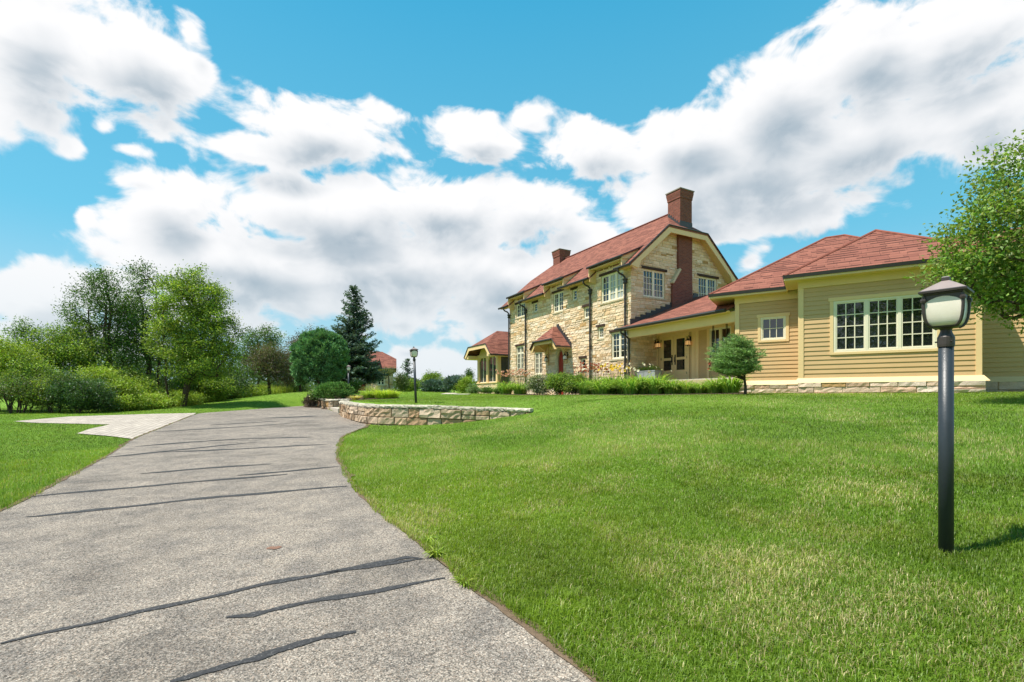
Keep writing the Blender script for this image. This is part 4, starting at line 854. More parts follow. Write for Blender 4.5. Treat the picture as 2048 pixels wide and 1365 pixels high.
mb.slab([sro(xc - 1.75, -1.1, zk), sro(xc + 1.75, -1.1, zk), sro(xc, .9, zr)], .07)
mb.slab([sro(-16.2, 3.2, 5.05), sro(-13.9, 3.2, 5.05), sro(-13.9, 6.5, 7), sro(-17, 6.5, 7)], .07)
sr = mb.build("sunroom_roof", SHING, HOUSE)
mb = MB(); O_ = [(-2.68, ze), (-1.77, zk), (1.77, zk), (2.68, ze)]; I_ = [(-2.3, ze - .02), (-1.6, zk - .3), (1.6, zk - .3), (2.3, ze - .02)]
for i in range(3): mb.hexa([hl(xc + I_[i][0], -1.08, I_[i][1]), hl(xc + I_[i + 1][0], -1.08, I_[i + 1][1]), hl(xc + O_[i + 1][0], -1.08, O_[i + 1][1]), hl(xc + O_[i][0], -1.08, O_[i][1])], [hl(xc + I_[i][0], -1.12, I_[i][1]), hl(xc + I_[i + 1][0], -1.12, I_[i + 1][1]), hl(xc + O_[i + 1][0], -1.12, O_[i + 1][1]), hl(xc + O_[i][0], -1.12, O_[i][1])])
mb.poly(hl(xc - 1.6, -.1, 5.3), hl(xc + 1.6, -.1, 5.3), hl(xc + 1.2, -.1, 5.8), hl(xc - 1.2, -.1, 5.8))
for sg in (-1, 1): mb.hexa([hl(xc + sg * 2.6, -1.05, ze - .14), hl(xc + sg * 2.6, 5, ze - .14), hl(xc + sg * 1.9, 5, ze - .1), hl(xc + sg * 1.9, -1.05, ze - .1)], [hl(xc + sg * 2.6, -1.05, ze - .08), hl(xc + sg * 2.6, 5, ze - .08), hl(xc + sg * 1.9, 5, ze + .2), hl(xc + sg * 1.9, -1.05, ze + .2)])
mb.build("bargeboard", CREAM, sr, uv=False)
mb = MB()
for i in range(3): mb.tube([hl(xc + O_[i][0], -1.14, O_[i][1] + .04), hl(xc + O_[i + 1][0], -1.14, O_[i + 1][1] + .04)], .04, 6)
mb.tube([hl(xc + 2.7, -1.1, ze), hl(xc + 2.7, 6, ze)], .05, 6); mb.tube([hl(xc - 2.7, -1.1, ze), hl(xc - 2.7, 6, ze)], .05, 6); mb.build("gutter", GUTTER, sr, uv=False)
mb = MB(); mb.poly(hl(-16, 4, 1.2), hl(-14, 4, 1.2), hl(-14, 4, 5.2), hl(-16, 4, 5.2)); mb.build("link_wall", SIDING, HOUSE, uv=False)
# ------------------------------------------------------------------ lamp posts
def lamp_parts(root, tilt=False):
    o = Vector(WL[root]); c = tuple(o)
    mb = MB(); mb.smooth = True; mb.lathe([(.047, -.1), (.047, 1.64)], c, 20); mb.build("post", POST, root, uv=False)
    mb = MB(); mb.lathe([(.052, 1.62), (.054, 1.64), (.054, 1.695), (.050, 1.70), (.037, 1.735), (.034, 1.75), (.045, 1.765), (.062, 1.772)], c, 18)
    for a in (.4, 2.5, 4.6): mb.tube([o + Vector((.048 * math.cos(a), .048 * math.sin(a), 1.66)), o + Vector((.066 * math.cos(a), .066 * math.sin(a), 1.66))], .006, 6)
    mb.build("collar", BRONZE, root, uv=False)
    T = R(39); L = empty("lantern", c, None, None); del L['kind']; L.parent = root; L.location = (0, 0, 0)
    prof = [(.062, 1.772), (.080, 1.785), (.094, 1.81), (.103, 1.845), (.108, 1.885), (.110, 1.935), (.109, 1.98), (.107, 2.015)]
    mb = MB(); mb.smooth = True; mb.lathe(prof, c, sides=4, rot=T); gl = mb.build("glass", FROST, L, uv=False); es = gl.modifiers.new("edge", "EDGE_SPLIT"); es.split_angle = R(50)
    mb = MB()
    for i in range(4):
        a = 2 * math.pi * (i + .5) / 4 + T
        for k in (0,):
            P_ = [o + Vector(((r + .006) * 1.414 * math.cos(a), (r + .006) * 1.414 * math.sin(a), z)) for r, z in prof]; mb.tube(P_, [.011] * 8, 6)
            q = P_[5]; mb.tube([q + Vector((0, 0, .03)), q + Vector((0, 0, .045)), q + Vector((0, 0, .06))], [.018, .021, .018], 6)
        b_ = a + math.pi / 2                 # arched top rail between two ribs
        p0, p1 = o + Vector((.111 * 1.414 * math.cos(a), .111 * 1.414 * math.sin(a), 0)), o + Vector((.111 * 1.414 * math.cos(b_), .111 * 1.414 * math.sin(b_), 0))
        for j in range(6):
            s0, s1 = j / 6, (j + 1) / 6; z0, z1 = (2.005 - .045 * (2 * s0 - 1) ** 2), (2.005 - .045 * (2 * s1 - 1) ** 2); A_ = p0.lerp(p1, s0); B_ = p0.lerp(p1, s1)
            mb.poly(A_ + Vector((0, 0, z0)), B_ + Vector((0, 0, z1)), B_ + Vector((0, 0, 2.03)), A_ + Vector((0, 0, 2.03)))
    mb.lathe([(.06, 1.766), (.074, 1.770), (.078, 1.780), (.07, 1.784)], c, sides=4, rot=T); mb.lathe([(.110, 2.015), (.118, 2.025), (.118, 2.032)], c, sides=4, rot=T)
    mb.build("cage", BRONZE, L, uv=False)
    mb = MB(); mb.lathe([(.11, 2.030), (.142, 2.034), (.144, 2.048), (.134, 2.055)], c, sides=4, rot=T); mb.lathe([(.018, 2.125), (.024, 2.135), (.024, 2.16), (.018, 2.168)], c, sides=4, rot=T); mb.build("cap_rim", BRONZE, L, uv=False)
    mb = MB(); mb.lathe([(.134, 2.055), (.075, 2.098), (.04, 2.122), (.02, 2.135)], c, sides=4, rot=T); mb.build("cap", LCAP, L, uv=False)
x, y = at(1892, 3.8); LAMPZ = EYE - 315 / F * 3.8
lp = empty("lamp_post", (x, y, LAMPZ), "large slate blue lamp post on the near lawn in front of the clapboard bay", "lamp post", "lamp posts along the drive"); lamp_parts(lp)
for px, Y, lab, rx in ((832, 18.6, "lamp post standing alone on the terrace lawn behind the long stone wall", R(-2.6)), (697, 32.6, "small lamp post rising behind the low green pine in front of the blue spruce", 0)):
    c = copy_tree(lp); x, y = at(px, Y); c.location = (x, y, gz(x, y) - .02 if Y < 30 else EYE - (2.168 - 65 / F * Y)); c.rotation_euler = (0, rx, R(-16)); c['label'] = lab
# ------------------------------------------------------------------ wall lanterns, porch things
def wall_lantern(f, u, z, label, group, glow=False, s=1.0):
    p = f(u, z, .02); root = empty("wall_lantern", tuple(p), label, "wall lantern", group); g = AMBER if glow else FROST
    q = lambda d, dz, du=0: f(u + du, z + dz, d)
    mb = MB(); pbox(mb, f, u - .06, u + .06, z - .05, z + .2, .0, .03); mb.tube([q(.03, .1), q(.1, .2), q(.2, .22), q(.24, .16), q(.24, .1)], .016, 6); mb.build("bracket", IRON, root, uv=False)
    c = tuple(q(.24, 0)); mb = MB(); mb.lathe([(.13 * s, -.27), (.10 * s, -.05)], c, 6); mb.build("shade", g, root, uv=False)
    mb = MB(); mb.lathe([(.11 * s, -.05), (.115 * s, -.03), (.04, .07), (.02, .11)], c, 6); mb.lathe([(.135 * s, -.285), (.135 * s, -.268), (.05, -.267)], c, 6); mb.lathe([(.02, -.34), (.03, -.3), (.02, -.286)], c, 6)
    for i in range(6): a = 2 * math.pi * (i + .5) / 6; k = 1 / math.cos(math.pi / 6); mb.tube([Vector(c) + Vector((.132 * s * math.cos(a), .132 * s * math.sin(a), -.27)), Vector(c) + Vector((.104 * s * math.cos(a), .104 * s * math.sin(a), -.05))], .008, 4)
    mb.build("cage", IRON, root, uv=False)
wall_lantern(facade, -8.28, 4.30, "pale glass wall lantern between the ground floor window and the red door", "wall lanterns under the canopy", s=1.15)
wall_lantern(facade, -6.02, 4.30, "pale glass wall lantern on the house side of the red door nearer the porch", "wall lanterns under the canopy", s=1.15)
wall_lantern(gable, 1.82, 4.62, "amber glass wall lantern on the stone wall left of the porch double door", "wall lanterns on the porch", True, 1.2)
wall_lantern(pback, 2.42, 4.55, "amber glass wall lantern on the clapboard right of the porch double door", "wall lanterns on the porch", True, 1.2)
def leafq(P, T, N, L, W, bend=0.0):
    S = np.cross(T, N); S /= np.linalg.norm(S, axis=1, keepdims=True) + 1e-9
    L = L[:, None]; W = W[:, None]; m = P + T * L * .45
    V = np.stack([P, m + S * W * .5 + N * W * bend, P + T * L, m - S * W * .5 + N * W * bend], 1).reshape(-1, 3)
    n = len(P); return V, np.arange(4 * n).reshape(n, 4)
def unit(v): return v / (np.linalg.norm(v, axis=1, keepdims=True) + 1e-9)
def shades(rng, cols, n, var=.22, clump=None):
    C = np.array(cols)[rng.integers(0, len(cols), n)] * rng.uniform(1 - var, 1 + var, (n, 1))
    if clump is not None: C = C * clump[:, None]
    C[:, 0] *= rng.uniform(.92, 1.25, n); return C * 1.5
def leaves(rng, P, L, cols, up=.35, clump=None, aspect=.55, out=None):
    n = len(P); N = unit(rng.normal(size=(n, 3)) + np.array([0, 0, up * 2])); T = rng.normal(size=(n, 3))
    if out is not None: T = T + out * 1.2
    T[:, 2] -= .25; T = unit(T - N * (T * N).sum(1, keepdims=True)); s = rng.uniform(.65, 1.25, n)
    V, Fq = leafq(P, T, N, L * s, L * aspect * s, .12); return V, Fq, np.repeat(shades(rng, cols, n, .15, clump), 4, 0)
def tubes(E, n=5):
    """E: list of (p0, p1, r0, r1)"""
    V = []; Fq = []
    for k, (p, q, r0, r1) in enumerate(E):
        p = np.array(p); q = np.array(q); d = q - p; d = d / (np.linalg.norm(d) + 1e-9); u = np.array([0, 0, 1.]) if abs(d[2]) < .9 else np.array([1., 0, 0])
        a = np.cross(d, u); a /= np.linalg.norm(a); c = np.cross(a, d); t = np.arange(n) * 2 * math.pi / n
        ring = np.cos(t)[:, None] * a + np.sin(t)[:, None] * c; V += [p + ring * r0, q + ring * r1]; b = 2 * n * k
        Fq += [(b + i, b + (i + 1) % n, b + n + (i + 1) % n, b + n + i) for i in range(n)]
    return np.concatenate(V), np.array(Fq)
def skeleton(rng, base, att, rt, height, lean=0, nst=1, tip=.012):
    """grow limbs from a trunk towards every attraction point; returns tapered segments"""
    cx, cy = att[:, 0].mean(), att[:, 1].mean(); nodes = []; par = []
    for st in range(nst):
        off = rng.normal(size=2) * (.22 * (nst > 1)); top = np.array([cx + (rng.normal() * .3 + off[0] * 4) * min(1, height / 3.5), cy + (rng.normal() * .3 + off[1] * 4) * min(1, height / 3.5), base[2] + height * rng.uniform(.72, .86)])
        b = np.array([base[0] + off[0], base[1] + off[1], base[2] - .1]); prev = -1
        for i in range(11):
            t = i / 10; p = b + (top - b) * t; p[:2] += rng.normal(size=2) * .07 * height / 8 * (t > 0); nodes.append(p); par.append(prev); prev = len(nodes) - 1
    order = np.argsort(np.hypot(att[:, 0] - cx, att[:, 1] - cy))
    for i in order:
        a = att[i]; A_ = np.array(nodes); d = np.linalg.norm(A_ - a, axis=1) + np.maximum(0, A_[:, 2] - a[2] + .15) * 1.8; k = int(np.argmin(d)); p = nodes[k]; prev = k
        for t in (.33, .66, 1.0):
            q = p + (a - p) * t; 
            if t < 1: q = q + rng.normal(size=3) * .05 * np.linalg.norm(a - p) + np.array([0, 0, .05 * np.linalg.norm(a - p)])
            nodes.append(q); par.append(prev); prev = len(nodes) - 1
    n = len(nodes); r2 = np.zeros(n); leaf = np.ones(n, bool); leaf[[p for p in par if p >= 0]] = False
    for i in range(n - 1, -1, -1):
        if leaf[i]: r2[i] += tip ** 2
        if par[i] >= 0: r2[par[i]] += r2[i]
    r = np.sqrt(r2); r = tip + (r - tip) * (rt - tip) / max(tip, r.max() - tip)
    return [(nodes[par[i]], nodes[i], min(r[par[i]], r[i] * 1.35), r[i]) for i in range(n) if par[i] >= 0]
def lobes_px(lobes, Y, zs=1.0, dy=0):
    out = []
    for (cx, cy, rx, ry) in lobes:
        out.append(((cx - 1024) / F * Y, Y + dy, EYE + (HZ - cy) / F * Y, rx / F * Y, rx / F * Y * zs, ry / F * Y))
    return out
def sample_lobes(rng, lb, n, k=.45):
    w = np.array([l[3] * l[4] * l[5] for l in lb]) ** .8; ids = rng.choice(len(lb), n, p=w / w.sum()); D = unit(rng.normal(size=(n, 3))); r = rng.random(n) ** k
    A_ = np.array(lb)[ids]; return A_[:, :3] + D * r[:, None] * A_[:, 3:], D
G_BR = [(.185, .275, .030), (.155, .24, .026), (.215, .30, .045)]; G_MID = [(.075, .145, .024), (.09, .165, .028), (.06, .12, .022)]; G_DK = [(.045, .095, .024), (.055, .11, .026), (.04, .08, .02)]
G_OL = [(.085, .115, .035), (.10, .13, .04), (.07, .10, .03)]; G_PUR = [(.085, .06, .05), (.10, .075, .055), (.075, .075, .045)]
def broadleaf(name, label, cat, px, Y, lobes, natt, nleaf, L, cols, seed, rt=.12, sig=.35, group=None, nst=1, bark=BARK, k=.45, zs=1.0, up=.35, xy=None, tip=.012):
    if Y > 20 and L > .09: L, nleaf = L * .72, int(nleaf * 1.75)
    rng = np.random.default_rng(seed); x, y = xy or at(px, Y); z = gz(x, y); root = empty(name, (x, y, z), label, cat, group)
    lb = lobes_px(lobes, Y, zs); att, D = sample_lobes(rng, lb, natt, k); att[:, 2] = np.maximum(att[:, 2], z + .25); top = att[:, 2].max() - z
    V, Fq = tubes(skeleton(rng, (x, y, z), att, rt, top, nst=nst, tip=tip)); np_mesh("trunk" if rt > .05 else "stem", V, Fq, 4, bark, root, smooth=True)
    P = np.repeat(att, nleaf, 0) + rng.normal(size=(natt * nleaf, 3)) * np.array([sig, sig, sig * .75]); P[:, 2] = np.maximum(P[:, 2], z + .06)
    cl = np.repeat(rng.uniform(.6, 1.3, natt), nleaf); V, Fq, C = leaves(rng, P, L, cols, up, cl, out=np.repeat(D, nleaf, 0)); np_mesh("crown" if rt > .05 else "foliage", V, Fq, 4, LEAF, root, C); return root
TG = "trees at the wood edge left of the drive"; BG = "bushes under the trees on the left"
broadleaf("tree", "tall open-crowned tree with several dark stems, left of the tallest airy tree", "tree", 210, 33, [(205,620,62,70),(225,575,38,35),(165,625,30,40),(240,690,50,60),(190,690,45,55)], 240, 50, .17, G_MID + G_DK, 1, .16, .30, TG, 3)
broadleaf("tree", "tallest airy tree with thin top leaves against the cloud", "tree", 305, 35, [(285,600,40,70),(283,550,22,28),(300,680,50,60),(262,640,30,60)], 200, 46, .17, G_MID + G_DK, 2, .15, .32, TG, 2)
broadleaf("tree", "big full bright green tree, broadest of the left group", "tree", 352, 32, [(375,620,62,80),(355,570,38,32),(430,665,45,60),(410,610,45,55),(350,680,45,60),(400,720,75,45),(455,690,22,40),(330,620,22,40),(385,545,20,18),(470,650,22,26)], 540, 60, .17, G_BR + G_BR + G_MID, 3, .19, .25, TG, 2)
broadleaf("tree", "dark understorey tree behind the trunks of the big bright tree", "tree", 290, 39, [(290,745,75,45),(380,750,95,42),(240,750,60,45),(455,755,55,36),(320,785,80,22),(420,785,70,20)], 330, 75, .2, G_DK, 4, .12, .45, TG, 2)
broadleaf("tree", "small thin tree with feathery top, right of the big bright tree", "tree", 520, 50, [(520,690,34,34),(545,680,20,22),(500,710,24,28),(528,662,14,12)], 110, 45, .22, G_MID + G_DK, 5, .12, .36, TG, 2)
broadleaf("tree", "slender sapling with a wispy top at the far left", "tree", 42, 31, [(42,665,24,28),(44,640,9,10),(50,700,30,30)], 70, 32, .15, G_MID, 6, .07, .25, TG)
broadleaf("bush", "mid green tall bush between the sapling and the open-crowned tree", "bush", 115, 31, [(110,720,60,55),(140,690,45,38),(85,690,36,34),(165,735,40,55)], 260, 70, .15, G_MID + G_BR, 7, .09, .28, BG, 3)
broadleaf("bush", "bright yellow-green bush at the left edge of the photo", "bush", 8, 28, [(20,745,50,48),(-30,740,60,60),(45,725,30,30),(5,700,40,25)], 250, 66, .14, G_BR, 8, .07, .24, BG, 4)
broadleaf("bush", "leggy bush with bare stems showing at the left edge", "bush", 30, 26, [(30,775,52,22),(55,780,40,22),(-15,775,40,22)], 130, 40, .12, G_OL + G_MID, 9, .045, .22, BG, 7)
broadleaf("bush", "dark green dogwood bush beside the paved apron", "bush", 165, 26.5, [(160,790,48,32),(190,795,40,28),(140,775,36,28)], 220, 70, .12, G_DK + [(.05,.105,.045)], 10, .045, .2, BG, 5)
broadleaf("bush", "lime green bush arching over the dark dogwood", "bush", 225, 29, [(205,765,36,28),(245,778,34,22),(185,755,26,20)], 170, 62, .13, G_BR, 11, .045, .2, BG, 4)
broadleaf("bush", "thin-stemmed bush with olive leaves next to the dogwood", "bush", 105, 26.5, [(105,790,36,30),(120,765,28,20),(80,790,24,28)], 130, 46, .12, G_OL + G_BR, 12, .045, .2, BG, 6)
broadleaf("bush", "fresh green bush filling the gap under the open-crowned tree", "bush", 262, 32, [(255,770,34,34),(285,782,30,24)], 170, 60, .13, G_BR + G_MID, 13, .045, .22, BG, 5)
broadleaf("bush", "shaggy green bush in front of the sapling at the far left", "bush", 62, 27.5, [(62,755,40,34),(75,785,34,24)], 190, 60, .13, G_MID + G_BR, 14, .045, .22, BG, 5)
broadleaf("bush", "light green bush at the foot of the big bright tree", "bush", 400, 36, [(395,765,38,22),(430,770,34,18)], 150, 60, .14, G_BR + G_MID, 15, .045, .22, BG, 5)
FG = "leafy border plants with small white flowers"
for i, (px, Y, cy, rx, ry) in enumerate(((250, 28.5, 808, 34, 16), (305, 30.5, 805, 34, 17), (362, 33, 801, 36, 18), (415, 36, 796, 32, 16), (460, 39, 790, 34, 15), (505, 42, 785, 30, 14))):
    broadleaf("border_plant", ("leafy border plant beside the dogwood", "second leafy border plant from the dogwood, white flowered", "tall leafy border plant under the big bright tree", "leafy border plant with white flowers where the lawn edge bends", "dull green border plant left of the small purple tree", "last border plant of the row, beside the small purple tree")[i], "plant", px, Y, [(px, cy, rx, ry)], 100, 60, .13, G_BR + [(.24, .34, .06)], 20 + i, .03, .16, FG, 5)
broadleaf("crabapple", "small olive and purple leaved tree with a single trunk on the lawn", "tree", 537, 44, [(535,728,48,30),(510,740,35,26),(560,738,40,28),(540,705,34,18)], 210, 80, .15, G_OL + G_PUR, 30, .13, .3, bark=BARK)
broadleaf("crabapple", "dark purple leaved tree behind the round pine", "tree", 600, 48, [(590,725,45,38),(620,695,42,32),(570,745,34,26),(640,680,30,22)], 220, 70, .17, G_PUR + [(.06,.07,.04)], 31, .13, .36)
broadleaf("bush", "low dark hedge bush behind the purple trees", "bush", 585, 52, [(585,775,40,14),(540,776,26,12)], 110, 60, .16, G_DK + G_MID, 32, .045, .25, "bushes at the far lawn edge", 5)
broadleaf("tree", "overhanging leafy tree at the right edge, branches reaching over the clapboard bay", "tree", 2230, 11.2, [(2060,470,150,130),(1985,430,90,80),(2020,345,60,60),(2075,300,48,50),(1965,530,85,65),(2050,575,90,60),(2200,400,190,190),(2190,570,170,110),(1925,480,50,45),(2040,610,45,26),(1925,560,55,50),(1905,520,45,40),(2000,590,60,36)], 720, 50, .098, [(.12,.21,.035),(.10,.18,.03),(.14,.23,.045),(.17,.22,.055)], 33, .14, .19, k=.5, tip=.006)
def mirror_tree(x, y, seed, label):
    rng = np.random.default_rng(seed); z = gz(x, y); root = empty("tree", (x, y, z), label, "tree"); lb = [(x, y, z + 9, 4, 4, 5), (x + 2, y, z + 6.5, 3, 3, 3), (x - 2, y, z + 7, 3, 3, 3)]; att, D = sample_lobes(rng, lb, 300)
    V, Fq = tubes(skeleton(rng, (x, y, z), att, .22, 13)); np_mesh("trunk", V, Fq, 4, BARK, root); P = np.repeat(att, 30, 0) + rng.normal(size=(9000, 3)) * .4; V, Fq, C = leaves(rng, P, .2, G_MID); np_mesh("crown", V, Fq, 4, LEAF, root, C)
mirror_tree(1.5, -11, 41, "shade tree behind the viewpoint, mirrored in the middle bay window"); mirror_tree(8.5, -12, 42, "second shade tree behind the viewpoint, mirrored in the right bay window"); mirror_tree(-5, -13, 43, "third shade tree behind the viewpoint, mirrored in the small square window")
# ------------------------------------------------------------------ conifers
S_BL = [(.052, .088, .062), (.065, .105, .078), (.085, .13, .105), (.045, .075, .05)]; S_GR = [(.045, .10, .04), (.06, .125, .05), (.075, .15, .06)]
def spruce(name, label, px, Y, top, Rm, seed, cols=S_BL, z0=.35, nw=34, nb=9, needle=.13, lev=1.0, cat="conifer", group=None, rt=.16, dens=1.0):
    rng = np.random.default_rng(seed); x, y = at(px, Y); z = gz(x, y); H_ = EYE + (HZ - top) / F * Y - z; root = empty(name, (x, y, z), label, cat, group); o = np.array([x, y, z])
    E_ = [(o + [0, 0, H_ * i / 12 - .1 * (i == 0)], o + [0, 0, H_ * (i + 1) / 12], rt * (1 - i / 12) + .01, rt * (1 - (i + 1) / 12) + .008) for i in range(12)]; P = []; T = []; cl = []
    for w in range(nw):
        t = (w + .5 * rng.random()) / nw; h_ = z0 + (H_ - z0) * t
        for b in range(max(4, int(nb * (1 - .45 * t)))):
            a = rng.uniform(0, 2 * math.pi); Lb = (Rm * (1 - t) ** .82 + .10) * rng.uniform(.72, 1.12); rise = (-.18 + .75 * t) + rng.normal() * .06
            d = np.array([math.cos(a), math.sin(a), 0]); k = max(3, int(Lb / .16)); s = np.linspace(.12, 1, k); 
            pts = o + np.array([0, 0, h_]) + d * (Lb * s)[:, None] + np.array([0, 0, 1]) * (Lb * (rise * s + .22 * s ** 2 - .05))[:, None]
            E_.append((o + [0, 0, h_], pts[-1], .018 * (1 - t) + .006, .004)); side = np.array([-d[1], d[0], 0]); c = rng.uniform(.75, 1.25)
            for i in range(k):
                wd = Lb * .32 * (1 - .6 * s[i]) * rng.uniform(.6, 1.15); m = max(4, int(9 * dens * (.5 + wd * 2)))
                q = rng.uniform(-1, 1, m); tw = pts[i] + side * (q * wd)[:, None] + d * (np.abs(q) * wd * .55)[:, None] - np.array([0, 0, 1]) * (np.abs(q) * wd * .22)[:, None] + rng.normal(size=(m, 3)) * .035
                P.append(tw); T.append(d * .6 + side * (np.sign(q) * .8)[:, None] + rng.normal(size=(m, 3)) * .45 + np.array([0, 0, .15])); cl.append(np.full(m, c * (1.15 if s[i] > .8 else .95)))
    P = np.concatenate(P); T = unit(np.concatenate(T)); n = len(P); N = unit(rng.normal(size=(n, 3)) + np.array([0, 0, 1.0])); N = unit(N - T * (N * T).sum(1, keepdims=True)); s = rng.uniform(.7, 1.3, n)
    V, Fq = leafq(P - T * needle * .4, T, N, needle * s * 1.3, needle * s * .42); np_mesh("crown", V, Fq, 4, NEEDLE, root, np.repeat(shades(rng, cols, n, .25, np.concatenate(cl)), 4, 0))
    V, Fq = tubes(E_, 5); np_mesh("trunk", V, Fq, 4, BARK, root); return root
spruce("spruce_tree", "tall pointed blue spruce beside the round pine", 707, 40, 573, 2.5, 50, z0=1.0, nw=34, nb=11, needle=.19, rt=.2, dens=1.25)
spruce("spruce_tree", "young pointed spruce at the right corner of the outbuilding", 815, 54, 718, 1.15, 51, S_GR + S_BL, .2, 18, 6, .2, rt=.07, dens=.7)
def mound(name, label, px, Y, cx, cy, rx, ry, seed, ntuft, nq, L, cols, cat="conifer", group=None, zs=1.0, trunk=True, tuft=.16, lay=0, inner=.25):
    """a conifer shaped as a mound of needle tufts"""
    rng = np.random.default_rng(seed); x, y = at(px, Y); z = gz(x, y); root = empty(name, (x, y, z), label, cat, group); lb = lobes_px([(cx, cy, rx, ry)], Y, zs)[0]; c = np.array(lb[:3]); r = np.array(lb[3:])
    D = unit(rng.normal(size=(ntuft, 3))); D[:, 2] = np.where(D[:, 2] < -.75, -D[:, 2], D[:, 2]); rad = 1 - inner * rng.random(ntuft) ** 2 + .12 * np.sin(D[:, 0] * 9 + seed) * np.cos(D[:, 2] * 8 + D[:, 1] * 5)
    tp = c + D * r * rad[:, None]; tp[:, 2] = np.maximum(tp[:, 2], z + .05); n = ntuft * nq; Dn = np.repeat(D, nq, 0); T = unit(Dn * .8 + np.array([0, 0, .55]) + rng.normal(size=(n, 3)) * .6); P = np.repeat(tp, nq, 0) + rng.normal(size=(n, 3)) * tuft * np.array([.5, .5, .42])
    N = unit(np.cross(T, rng.normal(size=(n, 3)))); s = rng.uniform(.7, 1.3, n); V, Fq = leafq(P, T, N, L * s, L * .3 * s); np_mesh("foliage" if not trunk else "crown", V, Fq, 4, NEEDLE, root, np.repeat(shades(rng, cols, n, .2, np.repeat(rng.uniform(.75, 1.25, ntuft), nq)), 4, 0))
    att = c + D[:70] * r * .8 * rad[:70, None]; att[:, 2] = np.maximum(att[:, 2], z + .15); V, Fq = tubes(skeleton(rng, (x, y, z), att, .10 if trunk else .05, max(.3, c[2] + r[2] * .7 - z), tip=.008)); np_mesh("trunk" if trunk else "stem", V, Fq, 4, BARK, root)
    return root
mound("pine_tree", "rounded dense green pine left of the blue spruce", 640, 35, 641, 722, 50, 57, 52, 950, 70, .20, [(.06,.145,.055),(.085,.185,.075),(.12,.24,.10)], tuft=.14, inner=.35)
mound("pine_shrub", "low spreading green pine on the short retaining wall", 668, 31.5, 668, 784, 34, 15, 53, 260, 40, .14, [(.05,.125,.03),(.08,.17,.04),(.10,.20,.05)], trunk=False, tuft=.14, cat="shrub")
mound("juniper", "low blue-grey juniper mound on a rock edge beyond the lawn", 908, 50, 908, 769, 19, 13, 54, 170, 30, .24, [(.07,.115,.095),(.09,.14,.12)], trunk=False, tuft=.2, cat="shrub")
mound("juniper", "spiky grey-green juniper under the rounded shrub beyond the lawn", 868, 53, 868, 776, 26, 11, 55, 150, 30, .28, [(.06,.105,.075),(.08,.13,.10)], trunk=False, tuft=.22, cat="shrub")
# standard-trained spruce in front of the wing: bare stem under a layered head
def standard_spruce(px, Y, seed):
    rng = np.random.default_rng(seed); x, y = at(px, Y); z = gz(x, y); root = empty("topiary_spruce", (x, y, z), "small blue-green spruce trained to a round head on a bare crooked stem, before the wing", "conifer"); o = np.array([x, y, z]); k = Y / F
    hz = EYE + (HZ - 717) * k - z; E_ = []; P = []; T = []; cl = []
    st = [o + [0, 0, -.1], o + [.02, 0, .25], o + [-.01, .02, .6], o + [.0, 0, hz], o + [-.03, 0, hz + .55]]
    for i in range(4): E_.append((st[i], st[i + 1], .06 - .011 * i, .05 - .011 * i))
    for j in range(300):
        D = unit(rng.normal(size=(1, 3)))[0]
        if D[2] < -.72: D[2] = -D[2] * .5
        rr = np.array([53 * k, 53 * k, 45 * k]) * rng.uniform(.62, 1.0) * (1 + .1 * math.sin(7 * D[0] + 3 * D[2])); c = np.array([x - 21 * k, y, z + hz]); b = c + D * rr; b[2] -= .04 * np.hypot(D[0], D[1]); a = np.array([x, y, min(max(b[2] - .25 * abs(b[0] - x) - .1, z + .5), z + hz + .4)]); E_.append((a, b, .014, .004))
        d = (b - a) / np.linalg.norm(b - a); side = unit(np.cross(d, [[0, 0, 1.0]]))[0]; L = np.linalg.norm(b - a); m = 190; s = 1 - .62 * rng.random(m) ** 1.3; q = rng.uniform(-1, 1, m); w = .30 * (1.12 - s) * L + .07
        P.append(a + d * (s * L)[:, None] + side * (q * w)[:, None] + d * (np.abs(q) * w * .5)[:, None] + rng.normal(size=(m, 3)) * .022); T.append(d * .7 + side * (np.sign(q) * .75)[:, None] + np.array([0, 0, .25]) + rng.normal(size=(m, 3)) * .4); cl.append(np.full(m, rng.uniform(.8, 1.2)) * np.where(s > .85, 1.35, .9))
    P = np.concatenate(P); T = unit(np.concatenate(T)); n = len(P); N = unit(np.cross(T, rng.normal(size=(n, 3)))); s = rng.uniform(.7, 1.3, n); V, Fq = leafq(P, T, N, .066 * s, .013 * s)
    np_mesh("crown", V, Fq, 4, NEEDLE, root, np.repeat(shades(rng, [(.08, .145, .045), (.105, .18, .06), (.15, .23, .085)], n, .25, np.concatenate(cl)), 4, 0)); V, Fq = tubes(E_, 6); np_mesh("trunk", V, Fq, 4, BARK, root)
standard_spruce(1490, 17.6, 60)
